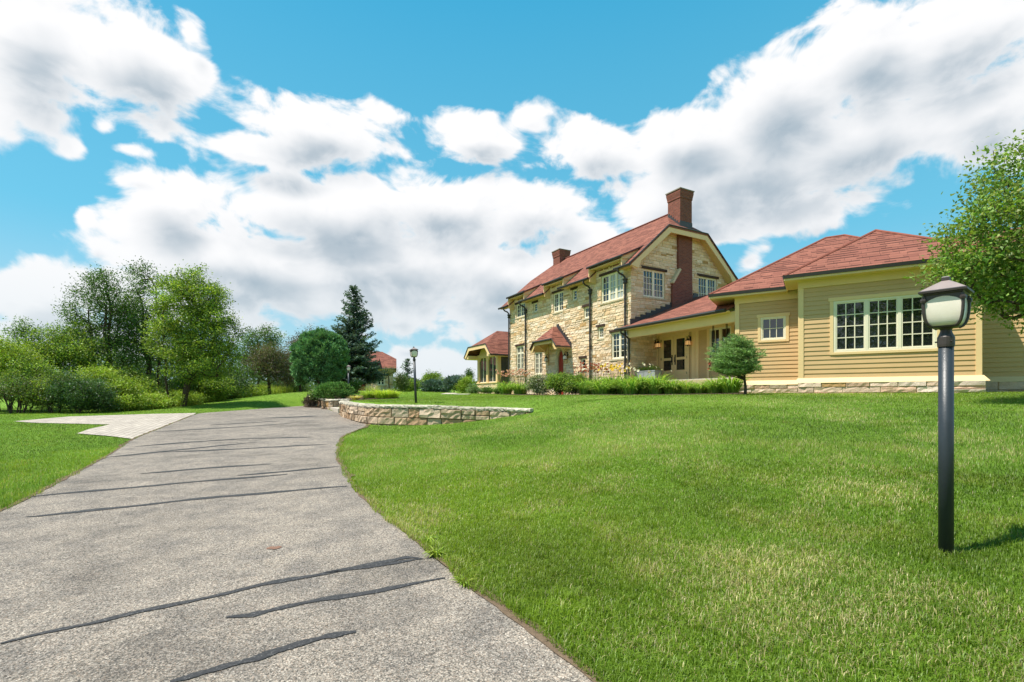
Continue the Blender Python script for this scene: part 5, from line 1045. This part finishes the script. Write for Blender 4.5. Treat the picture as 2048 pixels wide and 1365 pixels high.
# ------------------------------------------------------------------ perennials
def blades(rng, c, n, h, spread, w, cols, lean=.35, seg=5, r0=.1):
    a = rng.uniform(0, 2 * math.pi, n); d = np.stack([np.cos(a), np.sin(a), np.zeros(n)], 1); side = np.stack([-np.sin(a), np.cos(a), np.zeros(n)], 1); hh = h * rng.uniform(.6, 1.1, n); sp = spread * rng.uniform(.35, 1.1, n); fall = rng.uniform(.5, 1.5, n)
    b = c + d * (r0 * rng.random(n) ** .5)[:, None]; rows = []
    for i in range(seg + 1):
        t = i / seg; p = b + d * (sp * t ** 1.5)[:, None] + np.array([0, 0, 1]) * (hh * (1.75 * t - (.75 + .45 * fall) * t * t))[:, None]; ww = (w * (1 - t ** 2.2) * .5 + .001); rows += [p + side * ww, p - side * ww]
    V = np.stack(rows, 1); V[:, :, 2] = np.maximum(V[:, :, 2], c[2] + .005); k = 2 * (seg + 1); V = V.reshape(-1, 3); base = (np.arange(n) * k)[:, None]
    Fq = np.concatenate([base + np.array([2 * i, 2 * i + 1, 2 * i + 3, 2 * i + 2]) for i in range(seg)], 0); return V, Fq, np.repeat(shades(rng, cols, n, .22), k, 0)
def flowers(rng, root, c, n, h, spread, r, cols, name="flower", stemcol=(.10, .17, .04)):
    a = rng.uniform(0, 2 * math.pi, n); q = spread * rng.random(n) ** .6; tip = c + np.stack([np.cos(a) * q, np.sin(a) * q, h * rng.uniform(.8, 1.12, n)], 1); b = c + np.stack([np.cos(a) * q * .3, np.sin(a) * q * .3, np.zeros(n)], 1)
    V, Fq = tubes([(b[i], tip[i], .006, .004) for i in range(n)], 3); np_mesh("stem", V, Fq, 4, BLADE, root, np.tile(stemcol, (len(V), 1)))
    Pn = np.repeat(tip, 6, 0); ax = np.repeat(unit(np.stack([np.cos(a), np.sin(a), np.zeros(n)], 1) * .8 + np.array([0, 0, .5]) + np.array([-.3, -.5, 0]) + rng.normal(size=(n, 3)) * .3), 6, 0); t = np.tile(np.arange(6) * math.pi / 3, n); u = unit(np.cross(ax, [[.3, .2, 1.]])); v = np.cross(ax, u)
    T = unit(u * np.cos(t)[:, None] + v * np.sin(t)[:, None] + ax * .55); N = unit(ax - T * (ax * T).sum(1, keepdims=True)); s = np.repeat(rng.uniform(.75, 1.2, n), 6); V, Fq = leafq(Pn, T, N, r * s, r * .5 * s)
    C = np.array(cols)[np.repeat(rng.integers(0, len(cols), n), 6)]; np_mesh(name, V, Fq, 4, PETAL, root, np.repeat(C, 4, 0))
LILY = [(.15, .27, .04), (.19, .31, .05), (.12, .23, .04), (.25, .33, .08)]
def daylily(px, Y, label, seed, w=1.0, h=.75, n=170, fl=None, nf=10, fh=1.0, group="daylilies in the bed before the house", r=.085):
    rng = np.random.default_rng(seed); x, y = at(px, Y); z = gz(x, y); root = empty("daylily", (x, y, z), label, "daylily", group); c = np.array([x, y, z]); V, Fq, C = blades(rng, c, int(n * 1.4), h * 1.5 * rng.uniform(.85, 1.12), 1.05 * w, .044, LILY, r0=.34 * w); np_mesh("leaves", V, Fq, 4, BLADE, root, C)
    if fl: flowers(rng, root, c, int(nf * 1.7), fh * 1.25, .7 * w, r * .85, fl)
PEACH = [(.62, .30, .19), (.66, .38, .26), (.58, .27, .2)]; REDF = [(.30, .055, .03), (.36, .09, .04)]; YEL = [(.72, .50, .06), (.75, .46, .04)]; WHT = [(.75, .70, .55), (.72, .62, .48)]
daylily(1012, 32.5, "peach flowered daylily at the far end of the bed, near the sunroom", 70, 1.1, .8, 190, PEACH, 34, 1.18, r=.10)
daylily(1040, 31, "peach flowered daylily beside the variegated shrub", 71, 1.1, .8, 190, PEACH, 34, 1.18, r=.10)
daylily(1172, 26.6, "daylily with deep red flowers below the small ground floor window", 72, 1.0, .8, 180, REDF, 26, 1.25, r=.10)
daylily(1197, 25.8, "deep red daylily next to the yellow flowered one", 73, 1.0, .8, 180, REDF, 20, 1.2, r=.10)
daylily(1222, 25.2, "yellow flowered daylily beneath the ground floor window", 74, 1.05, .85, 210, YEL, 13, 1.15, r=.125)
daylily(1248, 24.6, "yellow flowered daylily at the foot of the corner downpipes", 75, 1.05, .85, 210, YEL, 9, 1.12, r=.125)
daylily(1284, 23.8, "white flowered daylily left of the planter box", 76, 1.1, .85, 220, WHT, 9, 1.1, r=.115)
daylily(1312, 23.2, "large green daylily clump in front of the planter box", 77, 1.1, .8, 220, WHT, 2, 1.0)
daylily(1345, 22.6, "green daylily clump right of the planter box, without flowers", 78, 1.0, .65, 190)
daylily(1374, 22.1, "short daylily clump with withered leaves before the porch edge", 79, .9, .5, 150)
daylily(1403, 21.4, "low daylily clump under the porch edge, left of the spruce", 80, .85, .45, 140)
daylily(1432, 20.4, "daylily clump with a few small red flowers left of the topiary spruce", 81, .9, .6, 180, REDF, 5, .95)
daylily(1462, 19.6, "bright daylily clump at the foot of the topiary spruce", 82, .85, .6, 180)
daylily(1205, 24.6, "strap leaved daylily at the lawn edge below the red flowers", 83, 1.0, .7, 200)
daylily(1262, 23.4, "strap leaved daylily at the lawn edge below the yellow flowers", 84, 1.0, .7, 200)
SH = "shrubs in the bed before the house"
def shrub(name, label, px, Y, lobes, natt, nleaf, L, cols, seed, sig=.13, group=SH, dots=None, nd_=60):
    r_ = broadleaf(name, label, "shrub", px, Y, lobes, natt, nleaf, L, cols, seed, .03, sig, group, 6)
    if dots:
        rng = np.random.default_rng(seed + 900); P, D = sample_lobes(rng, lobes_px(lobes, Y), nd_, .12); P += D * .05; V, Fq, C = leaves(rng, np.repeat(P, 5, 0) + rng.normal(size=(nd_ * 5, 3)) * .02, dots[0], dots[1], .3); np_mesh("flower", V, Fq, 4, PETAL, r_, C)
    return r_
shrub("shrub", "variegated shrub with pale leaf edges beneath the tall ground floor window", 1080, 28.6, [(1080,772,25,20),(1072,765,16,12)], 150, 60, .07, [(.11,.15,.06),(.07,.12,.04),(.26,.30,.19),(.09,.10,.05)], 90, .11, dots=(.05, [(.6,.6,.52)]), nd_=50)
shrub("shrub", "bushy green shrub below the red front door", 1122, 27.8, [(1122,768,26,20),(1110,762,18,14)], 160, 62, .085, G_BR + G_MID, 91, .12)
shrub("shrub", "green shrub dotted white right of the front door", 1150, 27.2, [(1152,770,24,19)], 150, 60, .08, G_MID + G_BR, 92, .12, dots=(.06, [(.7,.7,.66)]), nd_=40)
shrub("shrub", "rounded grey-green shrub at the corner of the sunroom", 948, 34, [(948,784,14,11),(944,778,8,8)], 110, 60, .07, [(.10,.165,.055),(.13,.20,.075)], 93, .1)
shrub("shrub", "small dark green shrub before the sunroom wall", 974, 34.5, [(974,785,11,8)], 70, 50, .08, G_MID, 94, .1)
shrub("shrub", "smallest green shrub under the peach daylilies", 996, 34, [(996,787,8,6)], 50, 46, .08, G_MID, 95, .09)
FB = "shrubs beyond the terrace lawn"
shrub("shrub", "rounded green shrub in the middle of the far lawn edge", 866, 55, [(866,765,20,18),(862,756,12,11),(878,772,14,12)], 150, 60, .17, G_MID + G_BR, 96, .22, FB)
shrub("shrub", "bright green shrub left of the sunroom, beyond the lawn", 934, 49, [(934,768,11,13),(928,774,12,9)], 100, 60, .15, G_BR, 97, .2, FB)
shrub("shrub", "dark wispy shrub standing above the bright one left of the sunroom", 939, 60, [(938,752,5,12),(925,762,10,9)], 60, 34, .2, G_DK, 98, .22, FB)
shrub("rose_bush", "dark leaved rose bush against the outbuilding corner", 797, 48, [(804,766,11,14),(799,758,7,9)], 110, 50, .12, G_DK + G_OL, 99, .19, FB, dots=(.09, [(.6,.5,.5)]), nd_=24)
shrub("shrub", "fresh green shrub below the young spruce", 822, 50, [(822,772,13,11)], 90, 55, .14, G_BR + G_MID, 100, .18, FB)
broadleaf("tree", "little round headed tree before the outbuilding window", "tree", 779, 46, [(781,742,15,7),(774,745,7,5)], 46, 20, .11, G_OL, 101, .055, .2, tip=.008)
shrub("daisy", "white flowered daisy plant at the left end of the short wall", 628, 32.5, [(630,790,9,10)], 60, 46, .07, G_MID, 102, .1, "flowers round the short wall", dots=(.10, [(.8,.8,.78)]), nd_=26)
shrub("shrub", "low dark plum shrub in the mulch left of the short wall", 620, 33, [(621,802,12,6)], 70, 46, .08, [(.05,.04,.035),(.07,.06,.04)], 103, .1, "flowers round the short wall")
shrub("shrub", "pale pink flowered shrub behind the low pine", 712, 36, [(712,772,10,9)], 70, 44, .08, G_MID, 104, .1, "flowers round the short wall", dots=(.08, [(.75,.62,.62)]), nd_=22)
def grass_clump(name, label, px, Y, n, h, sp, w, cols, seed, plume=None, r0=.35, group="ornamental grasses on the terrace"):
    rng = np.random.default_rng(seed); x, y = at(px, Y); z = gz(x, y); root = empty(name, (x, y, z), label, "ornamental grass", group); V, Fq, C = blades(rng, np.array([x, y, z]), n, h, sp, w, cols, r0=r0); np_mesh("leaves", V, Fq, 4, BLADE, root, C)
    if plume: V, Fq, C = blades(rng, np.array([x, y, z]), 46, h * 1.15, sp * .5, .025, plume, r0=r0 * .6); np_mesh("plume", V, Fq, 4, BLADE, root, C)
YG = [(.27, .36, .035), (.33, .40, .05), (.22, .32, .03)]
grass_clump("ornamental_grass", "glowing yellow-green grass mound right of the feathery one", 766, 27.5, 520, .72, .85, .022, YG, 110, r0=.45)
grass_clump("ornamental_grass", "second yellow-green grass mound, at the right edge of the group", 782, 28, 380, .6, .75, .022, YG, 111, r0=.4)
grass_clump("ornamental_grass", "yellow-green grass tuft at the foot of the feathery grass", 738, 28, 380, .62, .65, .022, [(.20, .30, .035), (.25, .34, .05)], 112, r0=.3)
grass_clump("ornamental_grass", "tall feathery grass with pinkish plumes before the outbuilding door", 745, 30, 380, .95, .6, .02, [(.16, .22, .05), (.20, .25, .08)], 113, [(.36, .30, .24), (.30, .24, .20)], r0=.35)
grass_clump("ornamental_grass", "straw coloured grass tuft beside the stone step", 711, 29, 260, .42, .5, .022, [(.42, .38, .16), (.32, .32, .10)], 114, r0=.2)
# meadow behind the left lawn
def meadow():
    rng = np.random.default_rng(7); Fp = [at(222, 28.5), at(330, 33.5), at(440, 40.5), at(575, 47.5)]; n = 26000; t = rng.random(n); q = rng.random(n) ** .8; P = np.array(Fp); xs = np.interp(t, [0, .33, .66, 1], P[:, 0]); ys = np.interp(t, [0, .33, .66, 1], P[:, 1])
    x = xs - 2.2 * q - rng.normal(size=n) * .15; y = ys + 6 * q + .4; z = ground(x, y); h = rng.uniform(.45, 1.15, n) * (.6 + .5 * q) * (.75 + .5 * fbm(x * .5, y * .5, 3, 3)); a = rng.uniform(0, 6.28, n); w = .022
    d = np.stack([np.cos(a), np.sin(a), np.zeros(n)], 1); b = np.stack([x, y, z], 1); m = b + d * (h * .12)[:, None] + np.array([0, 0, 1]) * (h * .6)[:, None]; tip = b + d * (h * .36)[:, None] + np.array([0, 0, 1]) * h[:, None]; s = np.stack([-np.sin(a), np.cos(a), np.zeros(n)], 1) * w
    V = np.stack([b - s, b + s, m + s * .7, m - s * .7, tip, tip], 1).reshape(-1, 3); i = (np.arange(n) * 6)[:, None]; Fq = np.concatenate([i + np.array([0, 1, 2, 3]), i + np.array([3, 2, 4, 5])]); C = np.repeat(shades(rng, G_BR + [(.20, .24, .06)], n, .25), 6, 0); tan = np.repeat((rng.random(n) < .3) & (q > .35), 6); C[tan] = np.array([.36, .28, .13]); C[np.tile([1, 1, 1, 1, 0, 0], n).astype(bool) & tan] = np.array([.15, .2, .05])
    o = np_mesh("meadow_grass", V, Fq, 4, BLADE, None, C); tag(o, kind='stuff')
meadow()
def far_woods():
    rng = np.random.default_rng(8); n = 16000; x = rng.uniform(-90, 75, n); y = rng.uniform(95, 118, n); hh = 2.0 + 3.2 * fbm(x * .07, x * 0 + 2.2, 4, 4) + 9 * np.clip((-x - 52) / 30, 0, 1); z = 1.45 + hh * rng.random(n) ** .7; P = np.stack([x, y, z], 1)
    V, Fq, C = leaves(rng, P, .9, [(.05, .085, .03), (.065, .10, .035), (.045, .075, .035)]); o = np_mesh("far_woods", V, Fq, 4, LEAF, None, C); tag(o, kind='stuff')
far_woods()

# ------------------------------------------------------------------ porch furniture, steps, outbuilding
x0 = hl(.75, .55, 2.36); PL = empty("planter_box", tuple(x0), "grey zinc planter box on the porch in front of the double door", "planter")
mb = MB(); pb = lambda a, c, y0, y1, z0, z1, e=0: mb.hexa([hl(a - e, y0 - e, z0), hl(c + e, y0 - e, z0), hl(c + e, y1 + e, z0), hl(a - e, y1 + e, z0)], [hl(a - e, y0 - e, z1), hl(c + e, y0 - e, z1), hl(c + e, y1 + e, z1), hl(a - e, y1 + e, z1)])
pb(.0, 1.5, .3, .8, 2.37, 2.94); pb(.0, 1.5, .3, .8, 2.90, 2.95, .02); mb.build("box", ZINC, PL, uv=False, bevel=.012)
mb = MB(); pb(.03, 1.47, .33, .77, 2.951, 2.96); mb.build("soil", MULCH, PL, uv=False)
rng2 = np.random.default_rng(120); n = 900; q = rng2.random((n, 2)); PP = np.array([tuple(hl(.02 + 1.46 * a, .32 + .46 * b_, 2.97)) for a, b_ in q]); PP[:, 2] += .2 * rng2.random(n) * (.5 + fbm(q[:, 0] * 6, q[:, 1], 3, 2))
hb = empty("herbs", tuple(hl(.75, .55, 2.95)), "low green herbs growing in the zinc planter box", "plant"); V, Fq, C = leaves(rng2, PP, .07, G_BR + [(.2, .26, .12)]); np_mesh("foliage", V, Fq, 4, LEAF, hb, C)
bs = empty("boot_scraper", tuple(hl(1.85, .6, 2.36)), "small black iron boot scraper right of the planter box", "boot scraper")
mb = MB(); mb.tube([hl(1.72, .6, 2.37), hl(1.72, .6, 2.56), hl(1.98, .6, 2.56), hl(1.98, .6, 2.37)], .014, 6); mb.tube([hl(1.72, .6, 2.46), hl(1.98, .6, 2.46)], .012, 6); mb.build("frame", IRON, bs, uv=False); mb = MB(); pb(1.68, 2.02, .5, .7, 2.365, 2.38); mb.build("plate", IRON, bs, uv=False)
sw = empty("porch_swing", tuple(hl(5.2, .75, 2.9)), "porch swing hanging on black chains behind the topiary spruce", "porch swing")
mb = MB()
for i in range(5): pb(4.95 + .1 * i, 5.03 + .1 * i, .3, 1.25, 2.82, 2.85)
mb.build("seat", BROWN, sw, uv=False); mb = MB()
for i in range(5): pb(5.45 + .02 * i, 5.48 + .02 * i, .3, 1.25, 2.9 + .1 * i, 2.98 + .1 * i)
mb.build("backrest", BROWN, sw, uv=False)
for yy in (.28, 1.23):
    mb = MB(); pb(4.93, 5.5, yy, yy + .05, 2.85, 2.88); pb(4.93, 5.5, yy, yy + .05, 3.05, 3.09); pb(4.96, 5.0, yy, yy + .05, 2.88, 3.05); mb.build("armrest", BROWN, sw, uv=False)
    for xx in (4.97, 5.44): mb = MB(); mb.tube([hl(xx, yy, 3.09), hl(5.2 + (xx - 5.2) * .12, yy, 3.85), hl(5.2 + (xx - 5.2) * .12, yy, 5.22)], .016, 5); mb.build("chain", IRON, sw, uv=False)
# stone step between the two walls, stepping stones
st = empty("stone_step", (-10.0, 28.2, .75), "pale stone steps in the gap between the two retaining walls", "steps"); mb = MB()
A_, B_ = Vector((-9.35, 26.2, 0)), Vector((-11.0, 29.5, 0)); d = Vector((.89, .45, 0))
for i, (o_, zt) in enumerate(((0, .90), (1.3, 1.06), (2.1, 1.22))): mb.hexa([tuple(A_ + d * o_ + Vector((0, 0, .5))), tuple(A_ + d * (o_ + 1.6) + Vector((0, 0, .5))), tuple(B_ + d * (o_ + 1.6) + Vector((0, 0, .5))), tuple(B_ + d * o_ + Vector((0, 0, .5)))], [tuple(A_ + d * o_ + Vector((0, 0, zt))), tuple(A_ + d * (o_ + 1.6) + Vector((0, 0, zt))), tuple(B_ + d * (o_ + 1.6) + Vector((0, 0, zt))), tuple(B_ + d * o_ + Vector((0, 0, zt)))])
mb.build("tread", SLATE, st, bevel=.02)
def flag(px, Y, w, dpt, label):
    x, y = at(px, Y); z = gz(x, y) + .03; r_ = random.Random(px); mb = MB(); P_ = [(x - w, y - dpt * .8), (x + w * .7, y - dpt), (x + w, y + dpt * .3), (x + w * .5, y + dpt), (x - w * .8, y + dpt * .9)]
    mb.hexa([(a, b_, z - .08) for a, b_ in P_], [(a, b_, gz(a, b_) + .035) for a, b_ in P_]); o = mb.build("stepping_stone", SLATE, None, bevel=.01); tag(o, label, "stepping stone", "stepping stones on the terrace lawn", 'thing')
flag(900, 33, .50, 1.0, "broad pale stepping stone in the terrace lawn, the one farther from the house"); flag(925, 31.8, .55, .35, "narrow pale stepping stone nearest the sunroom shrubs")
OB = empty("outbuilding", (-14.5, 52, 2.3), "stone outbuilding with red roof and red door half hidden by the blue spruce", "outbuilding"); ox0, ox1, oy0, oy1 = -18.6, -12.25, 50, 55.5
of = lambda u, z, d: Vector((u, oy0 - d, z)); os_ = lambda u, z, d: Vector((ox1 + d, u, z)); rng = random.Random(9)
mb = MB(); ow = (-13.75, -13.05, 2.75, 3.75); od = (-16.1, -15.0, 2.2, 4.0); lay(mb, rng, courses(rng, ox0, ox1, 1.7, 4.6, (.12, .22), (.25, .7), [ow, od]), of, rough=.035); lay(mb, rng, courses(rng, oy0, oy1, 1.7, 4.6, (.12, .22), (.25, .7)), os_, rough=.035); mb.build("stonework", STONE, OB, uv=False)
mb = MB(); backing(mb, of, ox0, ox1, 1.5, 4.7, [ow, od]); mb.poly(os_(oy0, 1.5, -.002), os_(oy1, 1.5, -.002), os_(oy1, 4.7, -.002), os_(oy0, 4.7, -.002)); mb.poly((ox0, oy0, 1.5), (ox0, oy1, 1.5), (ox0, oy1, 4.7), (ox0, oy0, 4.7)); mb.poly((ox0, oy1, 1.5), (ox1, oy1, 1.5), (ox1, oy1, 4.7), (ox0, oy1, 4.7)); mb.build("mortar", MORTAR, OB, uv=False)
window(of, *ow, 2, 1, 3, rec=.05, parent=OB, lw=.1)
mb = MB(); pbox(mb, of, *od[:2], 2.2, 4.0, -.15, -.08); od_ = mb.build("door", RED, OB, uv=False); mb = MB(); pbox(mb, of, od[0] - .1, od[0], 2.2, 4.1, -.1, .04); pbox(mb, of, od[1], od[1] + .1, 2.2, 4.1, -.1, .04); pbox(mb, of, od[0], od[1], 4.0, 4.1, -.1, .04); mb.build("door_frame", BROWN, od_, uv=False)
mb = MB(); ym = (oy0 + oy1) / 2; zr_ = 6.45; e0 = oy0 - .5; e1 = oy1 + .5; kz = 5.6; ky = 1.15
V3 = lambda *a: Vector(a)
mb.slab([V3(ox0 - .5, e0, 4.45), V3(ox1 + .4, e0, 4.45), V3(ox1 + .4, ym - ky, kz), V3(ox1 - 1.1, ym, zr_), V3(ox0 - .5, ym, zr_)], .08); mb.slab([V3(ox1 + .4, e1, 4.45), V3(ox0 - .5, e1, 4.45), V3(ox0 - .5, ym, zr_), V3(ox1 - 1.1, ym, zr_), V3(ox1 + .4, ym + ky, kz)], .08); mb.slab([V3(ox1 + .4, ym - ky, kz), V3(ox1 + .4, ym + ky, kz), V3(ox1 - 1.1, ym, zr_)], .08); orf = mb.build("roof", SHING, OB)
mb = MB(); mb.slab([V3(-17.2, e0 - .5, 5.05), V3(-13.6, e0 - .5, 5.05), V3(-13.6, ym - 1, 5.72), V3(-17.2, ym - 1, 5.72)], .1); mb.build("entry_roof", SHING, orf); mb = MB(); mb.hexa([(-17.0, e0 - .3, 4.5), (-13.8, e0 - .3, 4.5), (-13.8, e0 + 1, 4.6), (-17.0, e0 + 1, 4.6)], [(-17.0, e0 - .3, 4.95), (-13.8, e0 - .3, 4.95), (-13.8, e0 + 1, 5.2), (-17.0, e0 + 1, 5.2)]); mb.tube([(-17.3, e0 - .53, 5.0), (-13.5, e0 - .53, 5.0)], .09, 6); mb.tube([(ox0 - .5, e0 - .05, 4.42), (ox1 + .4, e0 - .05, 4.42)], .08, 6); mb.build("gutter", GUTTER, orf, uv=False)
OB.rotation_euler.z = R(13.5); OB.location.x -= .55
# mulch beds: thin sheets draped on the ground
def bed(P_, name="planting_bed"):
    P_ = np.array(P_); c = P_.mean(0); rows = [P_ * t + c * (1 - t) for t in (1, .96, .8, .6, .4, .2, .02)]; n = len(P_); V = np.concatenate(rows); z = ground(V[:, 0], V[:, 1]) + np.concatenate([np.full(n, -.03)] + [np.full(n, .05)] * 6); Fq = np.concatenate([np.stack([i * n + np.arange(n), i * n + (np.arange(n) + 1) % n, (i + 1) * n + (np.arange(n) + 1) % n, (i + 1) * n + np.arange(n)], 1) for i in range(6)])
    tag(np_mesh(name, np.column_stack([V, z]), Fq, 4, MULCH), kind='structure'); return P_
def densify(P_, k=6): return [(P_[i][0] + (P_[(i + 1) % len(P_)][0] - P_[i][0]) * j / k, P_[i][1] + (P_[(i + 1) % len(P_)][1] - P_[i][1]) * j / k) for i in range(len(P_)) for j in range(k)]
BED1 = [at(990, 34.5), at(1005, 31.2), at(1045, 29), at(1100, 26.6), at(1150, 25.4), at(1200, 23.6), at(1300, 21.9), at(1400, 20.2), at(1478, 18.6), at(1497, 18.6), at(1500, 19.9), tuple(hl(6.6, -.4))[:2], tuple(hl(3, -.35))[:2], tuple(hl(0, -.15))[:2], tuple(hl(-6, -.15))[:2], tuple(hl(-13.8, -.15))[:2]]
BED2 = [at(640, 30.3), at(660, 29.9), at(700, 28.4), at(725, 26.6), at(790, 26.9), at(800, 28.8), at(760, 31), at(700, 33), at(650, 33)]
BED3 = [at(606, 34.2), at(612, 32.6), at(640, 31.6), at(640, 37), at(615, 38)]
BEDS = [BED1, BED2, BED3]
for B_ in BEDS: bed(densify(B_))
# ------------------------------------------------------------------ mown grass: single blades, dense near the camera, thinning with distance
def grass():
    rng = np.random.default_rng(21); r0, r1 = 1.2, 46.0; th0, th1 = -1.45, 1.45
    rr = np.linspace(r0, r1, 4000); dens = np.minimum(12500, 12500 * (4.0 / rr) ** 1.8) * rr; cdf = np.cumsum(dens); tot = cdf[-1] * (rr[1] - rr[0]) * (th1 - th0); n = int(tot); r = np.interp(rng.random(n), cdf / cdf[-1], rr); th = rng.uniform(th0, th1, n); x = r * np.sin(th); y = r * np.cos(th)
    xl = np.interp(y, DY, DXL); xr = np.interp(y, DY, DXR); eb = (fbm(x * 2.2, y * 2.2, 3, 9) - .5) * .16
    keep = ((np.abs(th) < .92) | (rng.random(n) < .42)) & ~((x > xl + .03 + eb) & (x < xr - .03 + eb) & (y < 35.2)) & ~inpoly(PAVE, x, y)
    hx = np.array([tuple(XH)[:2], tuple(YH)[:2]]); d = np.stack([x - HC.x, y - HC.y], 1) @ hx.T; keep &= ~((d[:, 0] > -20.1) & (d[:, 0] < 6.9) & (d[:, 1] > -.2) & (d[:, 1] < 8.5))
    wx = np.array([tuple(WX)[:2], tuple(WY)[:2]]); d = np.stack([x - BL.x, y - BL.y], 1) @ wx.T; keep &= ~(((d[:, 0] > -.15) & (d[:, 0] < 5.1) & (d[:, 1] > -.12) & (d[:, 1] < 3)) | ((d[:, 0] > -2.6) & (d[:, 0] < 11) & (d[:, 1] > 1.88)))
    for B_ in BEDS: keep &= ~inpoly(B_, x, y)
    for W_ in (W1, W2): pp = Path(W_); keep &= segdist([tuple(q) for q in pp.P], x, y) > .1
    keep &= ~((segdist([tuple(q) for q in Path(W1).P], x, y) < .45) & inpoly(TERR, x, y)); keep &= ~inpoly([tuple((A2)[:2]) for A2 in (Vector((-9.3, 26, 0)), Vector((-11, 29.6, 0)), Vector((-7.6, 31.2, 0)), Vector((-6.2, 27.8, 0)))], x, y)
    x, y, r = x[keep], y[keep], r[keep]; n = len(x); z = ground(x, y) - .008
    p1 = fbm(x * .55, y * .55, 4, 31); p2 = fbm(x * 2.1, y * 2.1, 3, 32); p3 = fbm(x * .16 + 4, y * .16, 3, 33); mow = np.sin((x * .62 + y * .78) * 3.1) * .5
    sc = np.maximum(1, r / 5.0) ** .75; h = .050 * rng.uniform(.55, 1.35, n) * (.75 + .6 * p2) * np.minimum(sc, 1.0) * np.where(r > 14, .8, 1); w = .0039 * rng.uniform(.7, 1.3, n) * sc * 1.15
    dry = np.clip((p1 - .47) * 3.6 + (p2 - .5) * 1.6, 0, 1) * np.clip(1.35 - np.abs(r - 7) / 14, .12, 1); dry = np.where(x < xl[keep] , dry * .25, dry)
    C = np.empty((n, 3)); g = np.array([.225, .318, .021]); g2 = np.array([.112, .198, .016]); yl = np.array([.35, .41, .05]); t = np.clip((p3 - .35) * 2.2, 0, 1)[:, None]; C[:] = g2 * (1 - t) + g * t; t = np.clip((p2 - .5) * 2, 0, 1)[:, None]; C = C * (1 - t * .6) + yl * t * .6
    st = rng.random(n) < dry * .46 + .035; C[st] = np.array([.46, .40, .19]) * rng.uniform(.6, 1.15, (st.sum(), 1)); C *= rng.uniform(.7, 1.3, (n, 1)) * (.52 + .92 * p1)[:, None] * (1 + .07 * mow)[:, None]
    edge = segdist(DRIVE_C, x, y, True) < .10; h = np.where(edge, h * 1.25, h); tuft = fbm(x * 5, y * 5, 2, 35) > .72; h = np.where(tuft, h * 1.35, h)
    lx, ly = drv(1135, 1225); lush = np.exp(-((x - lx) ** 2 + (y - ly) ** 2) / .05); h = h * (1 + .9 * lush); C = C * (1 + .35 * lush)[:, None]
    a = rng.uniform(0, 6.283, n); ln = rng.uniform(.15, .95, n); d = np.stack([np.cos(a), np.sin(a), np.zeros(n)], 1); s = np.stack([-np.sin(a), np.cos(a), np.zeros(n)], 1) * (w * .5)[:, None]; b = np.stack([x, y, z], 1); up = np.array([0, 0, 1.0])
    near = r < 8; o1 = None; parts = []
    i = np.where(near)[0]; B_, D_, S_, H_, L_ = b[i], d[i], s[i], h[i][:, None], ln[i][:, None]; m = B_ + D_ * H_ * L_ * .3 + up * H_ * .62; tip = B_ + D_ * H_ * L_ + up * H_ * (1 - .35 * L_); V1 = np.stack([B_ - S_, B_ + S_, m + S_ * .8, m - S_ * .8, tip], 1).reshape(-1, 3); k = (np.arange(len(i)) * 5)[:, None]; F1 = np.concatenate([k + np.array([0, 1, 2]), k + np.array([0, 2, 3]), k + np.array([3, 2, 4])]); C1 = np.repeat(C[i], 5, 0)
    i = np.where(~near)[0]; B_, D_, S_, H_, L_ = b[i], d[i], s[i], h[i][:, None], ln[i][:, None]; V2 = np.stack([B_ - S_, B_ + S_, B_ + D_ * H_ * L_ * .8 + up * H_ * .92], 1).reshape(-1, 3); F2 = (np.arange(len(i)) * 3)[:, None] + np.array([0, 1, 2]) + len(V1)
    o = np_mesh("grass", np.concatenate([V1, V2]), np.concatenate([F1, F2]), 3, BLADE, None, np.concatenate([C1, np.repeat(C[i], 3, 0)])); tag(o, kind='stuff'); print('blades', n)
grass()
def weed(px, py, label, seed, h=.12, n=26):
    x, y = drv(px, py); rng = np.random.default_rng(seed); z = gz(x, y); root = empty("weed", (x, y, z), label, "weed", "weeds at the driveway edge"); V, Fq, C = blades(rng, np.array([x, y, z]), n, h, .11, .014, G_BR, r0=.03); np_mesh("leaves", V, Fq, 4, BLADE, root, C)
weed(929, 1168, "small weed rosette on the driveway edge nearest the viewer", 130, .06); weed(872, 1113, "leafy weed at the driveway edge beside bare soil", 131, .10, 34); weed(858, 1085, "weed tuft in the bare soil patch by the driveway", 132, .09)

# a ragged line of bare soil along both driveway edges
SOIL = simple('soil', (.15, .105, .07), .98, .5, 30, .1, bmp=1, bscale=60)
def soil_edge(DXe, sg, seed):
    k = (DY > 1.0) & (DY < 24); ys = np.repeat(DY[k], 3)[:-2] + np.tile([0, .067, .133], k.sum())[:-2]; xs = np.interp(ys, DY, DXe); a = (fbm(ys * 2.6, ys * 0 + seed, 4, seed) - .42) * .30; b_ = (fbm(ys * 3.1, ys * 0 + seed + 3, 3, seed + 1) - .35) * .12
    x0 = xs - sg * np.maximum(.015, b_); x1 = xs + sg * np.maximum(.03, a); n = len(ys); z = ys * SLOPE + .0125; V = np.concatenate([np.stack([x0, ys, z], 1), np.stack([x1, ys, z + .004], 1)]); i = np.arange(n - 1)
    tag(np_mesh("soil_edge", V, np.stack([i, i + 1, i + 1 + n, i + n], 1), 4, SOIL), kind='structure')
soil_edge(DXR, 1, 3); soil_edge(DXL, -1, 8)
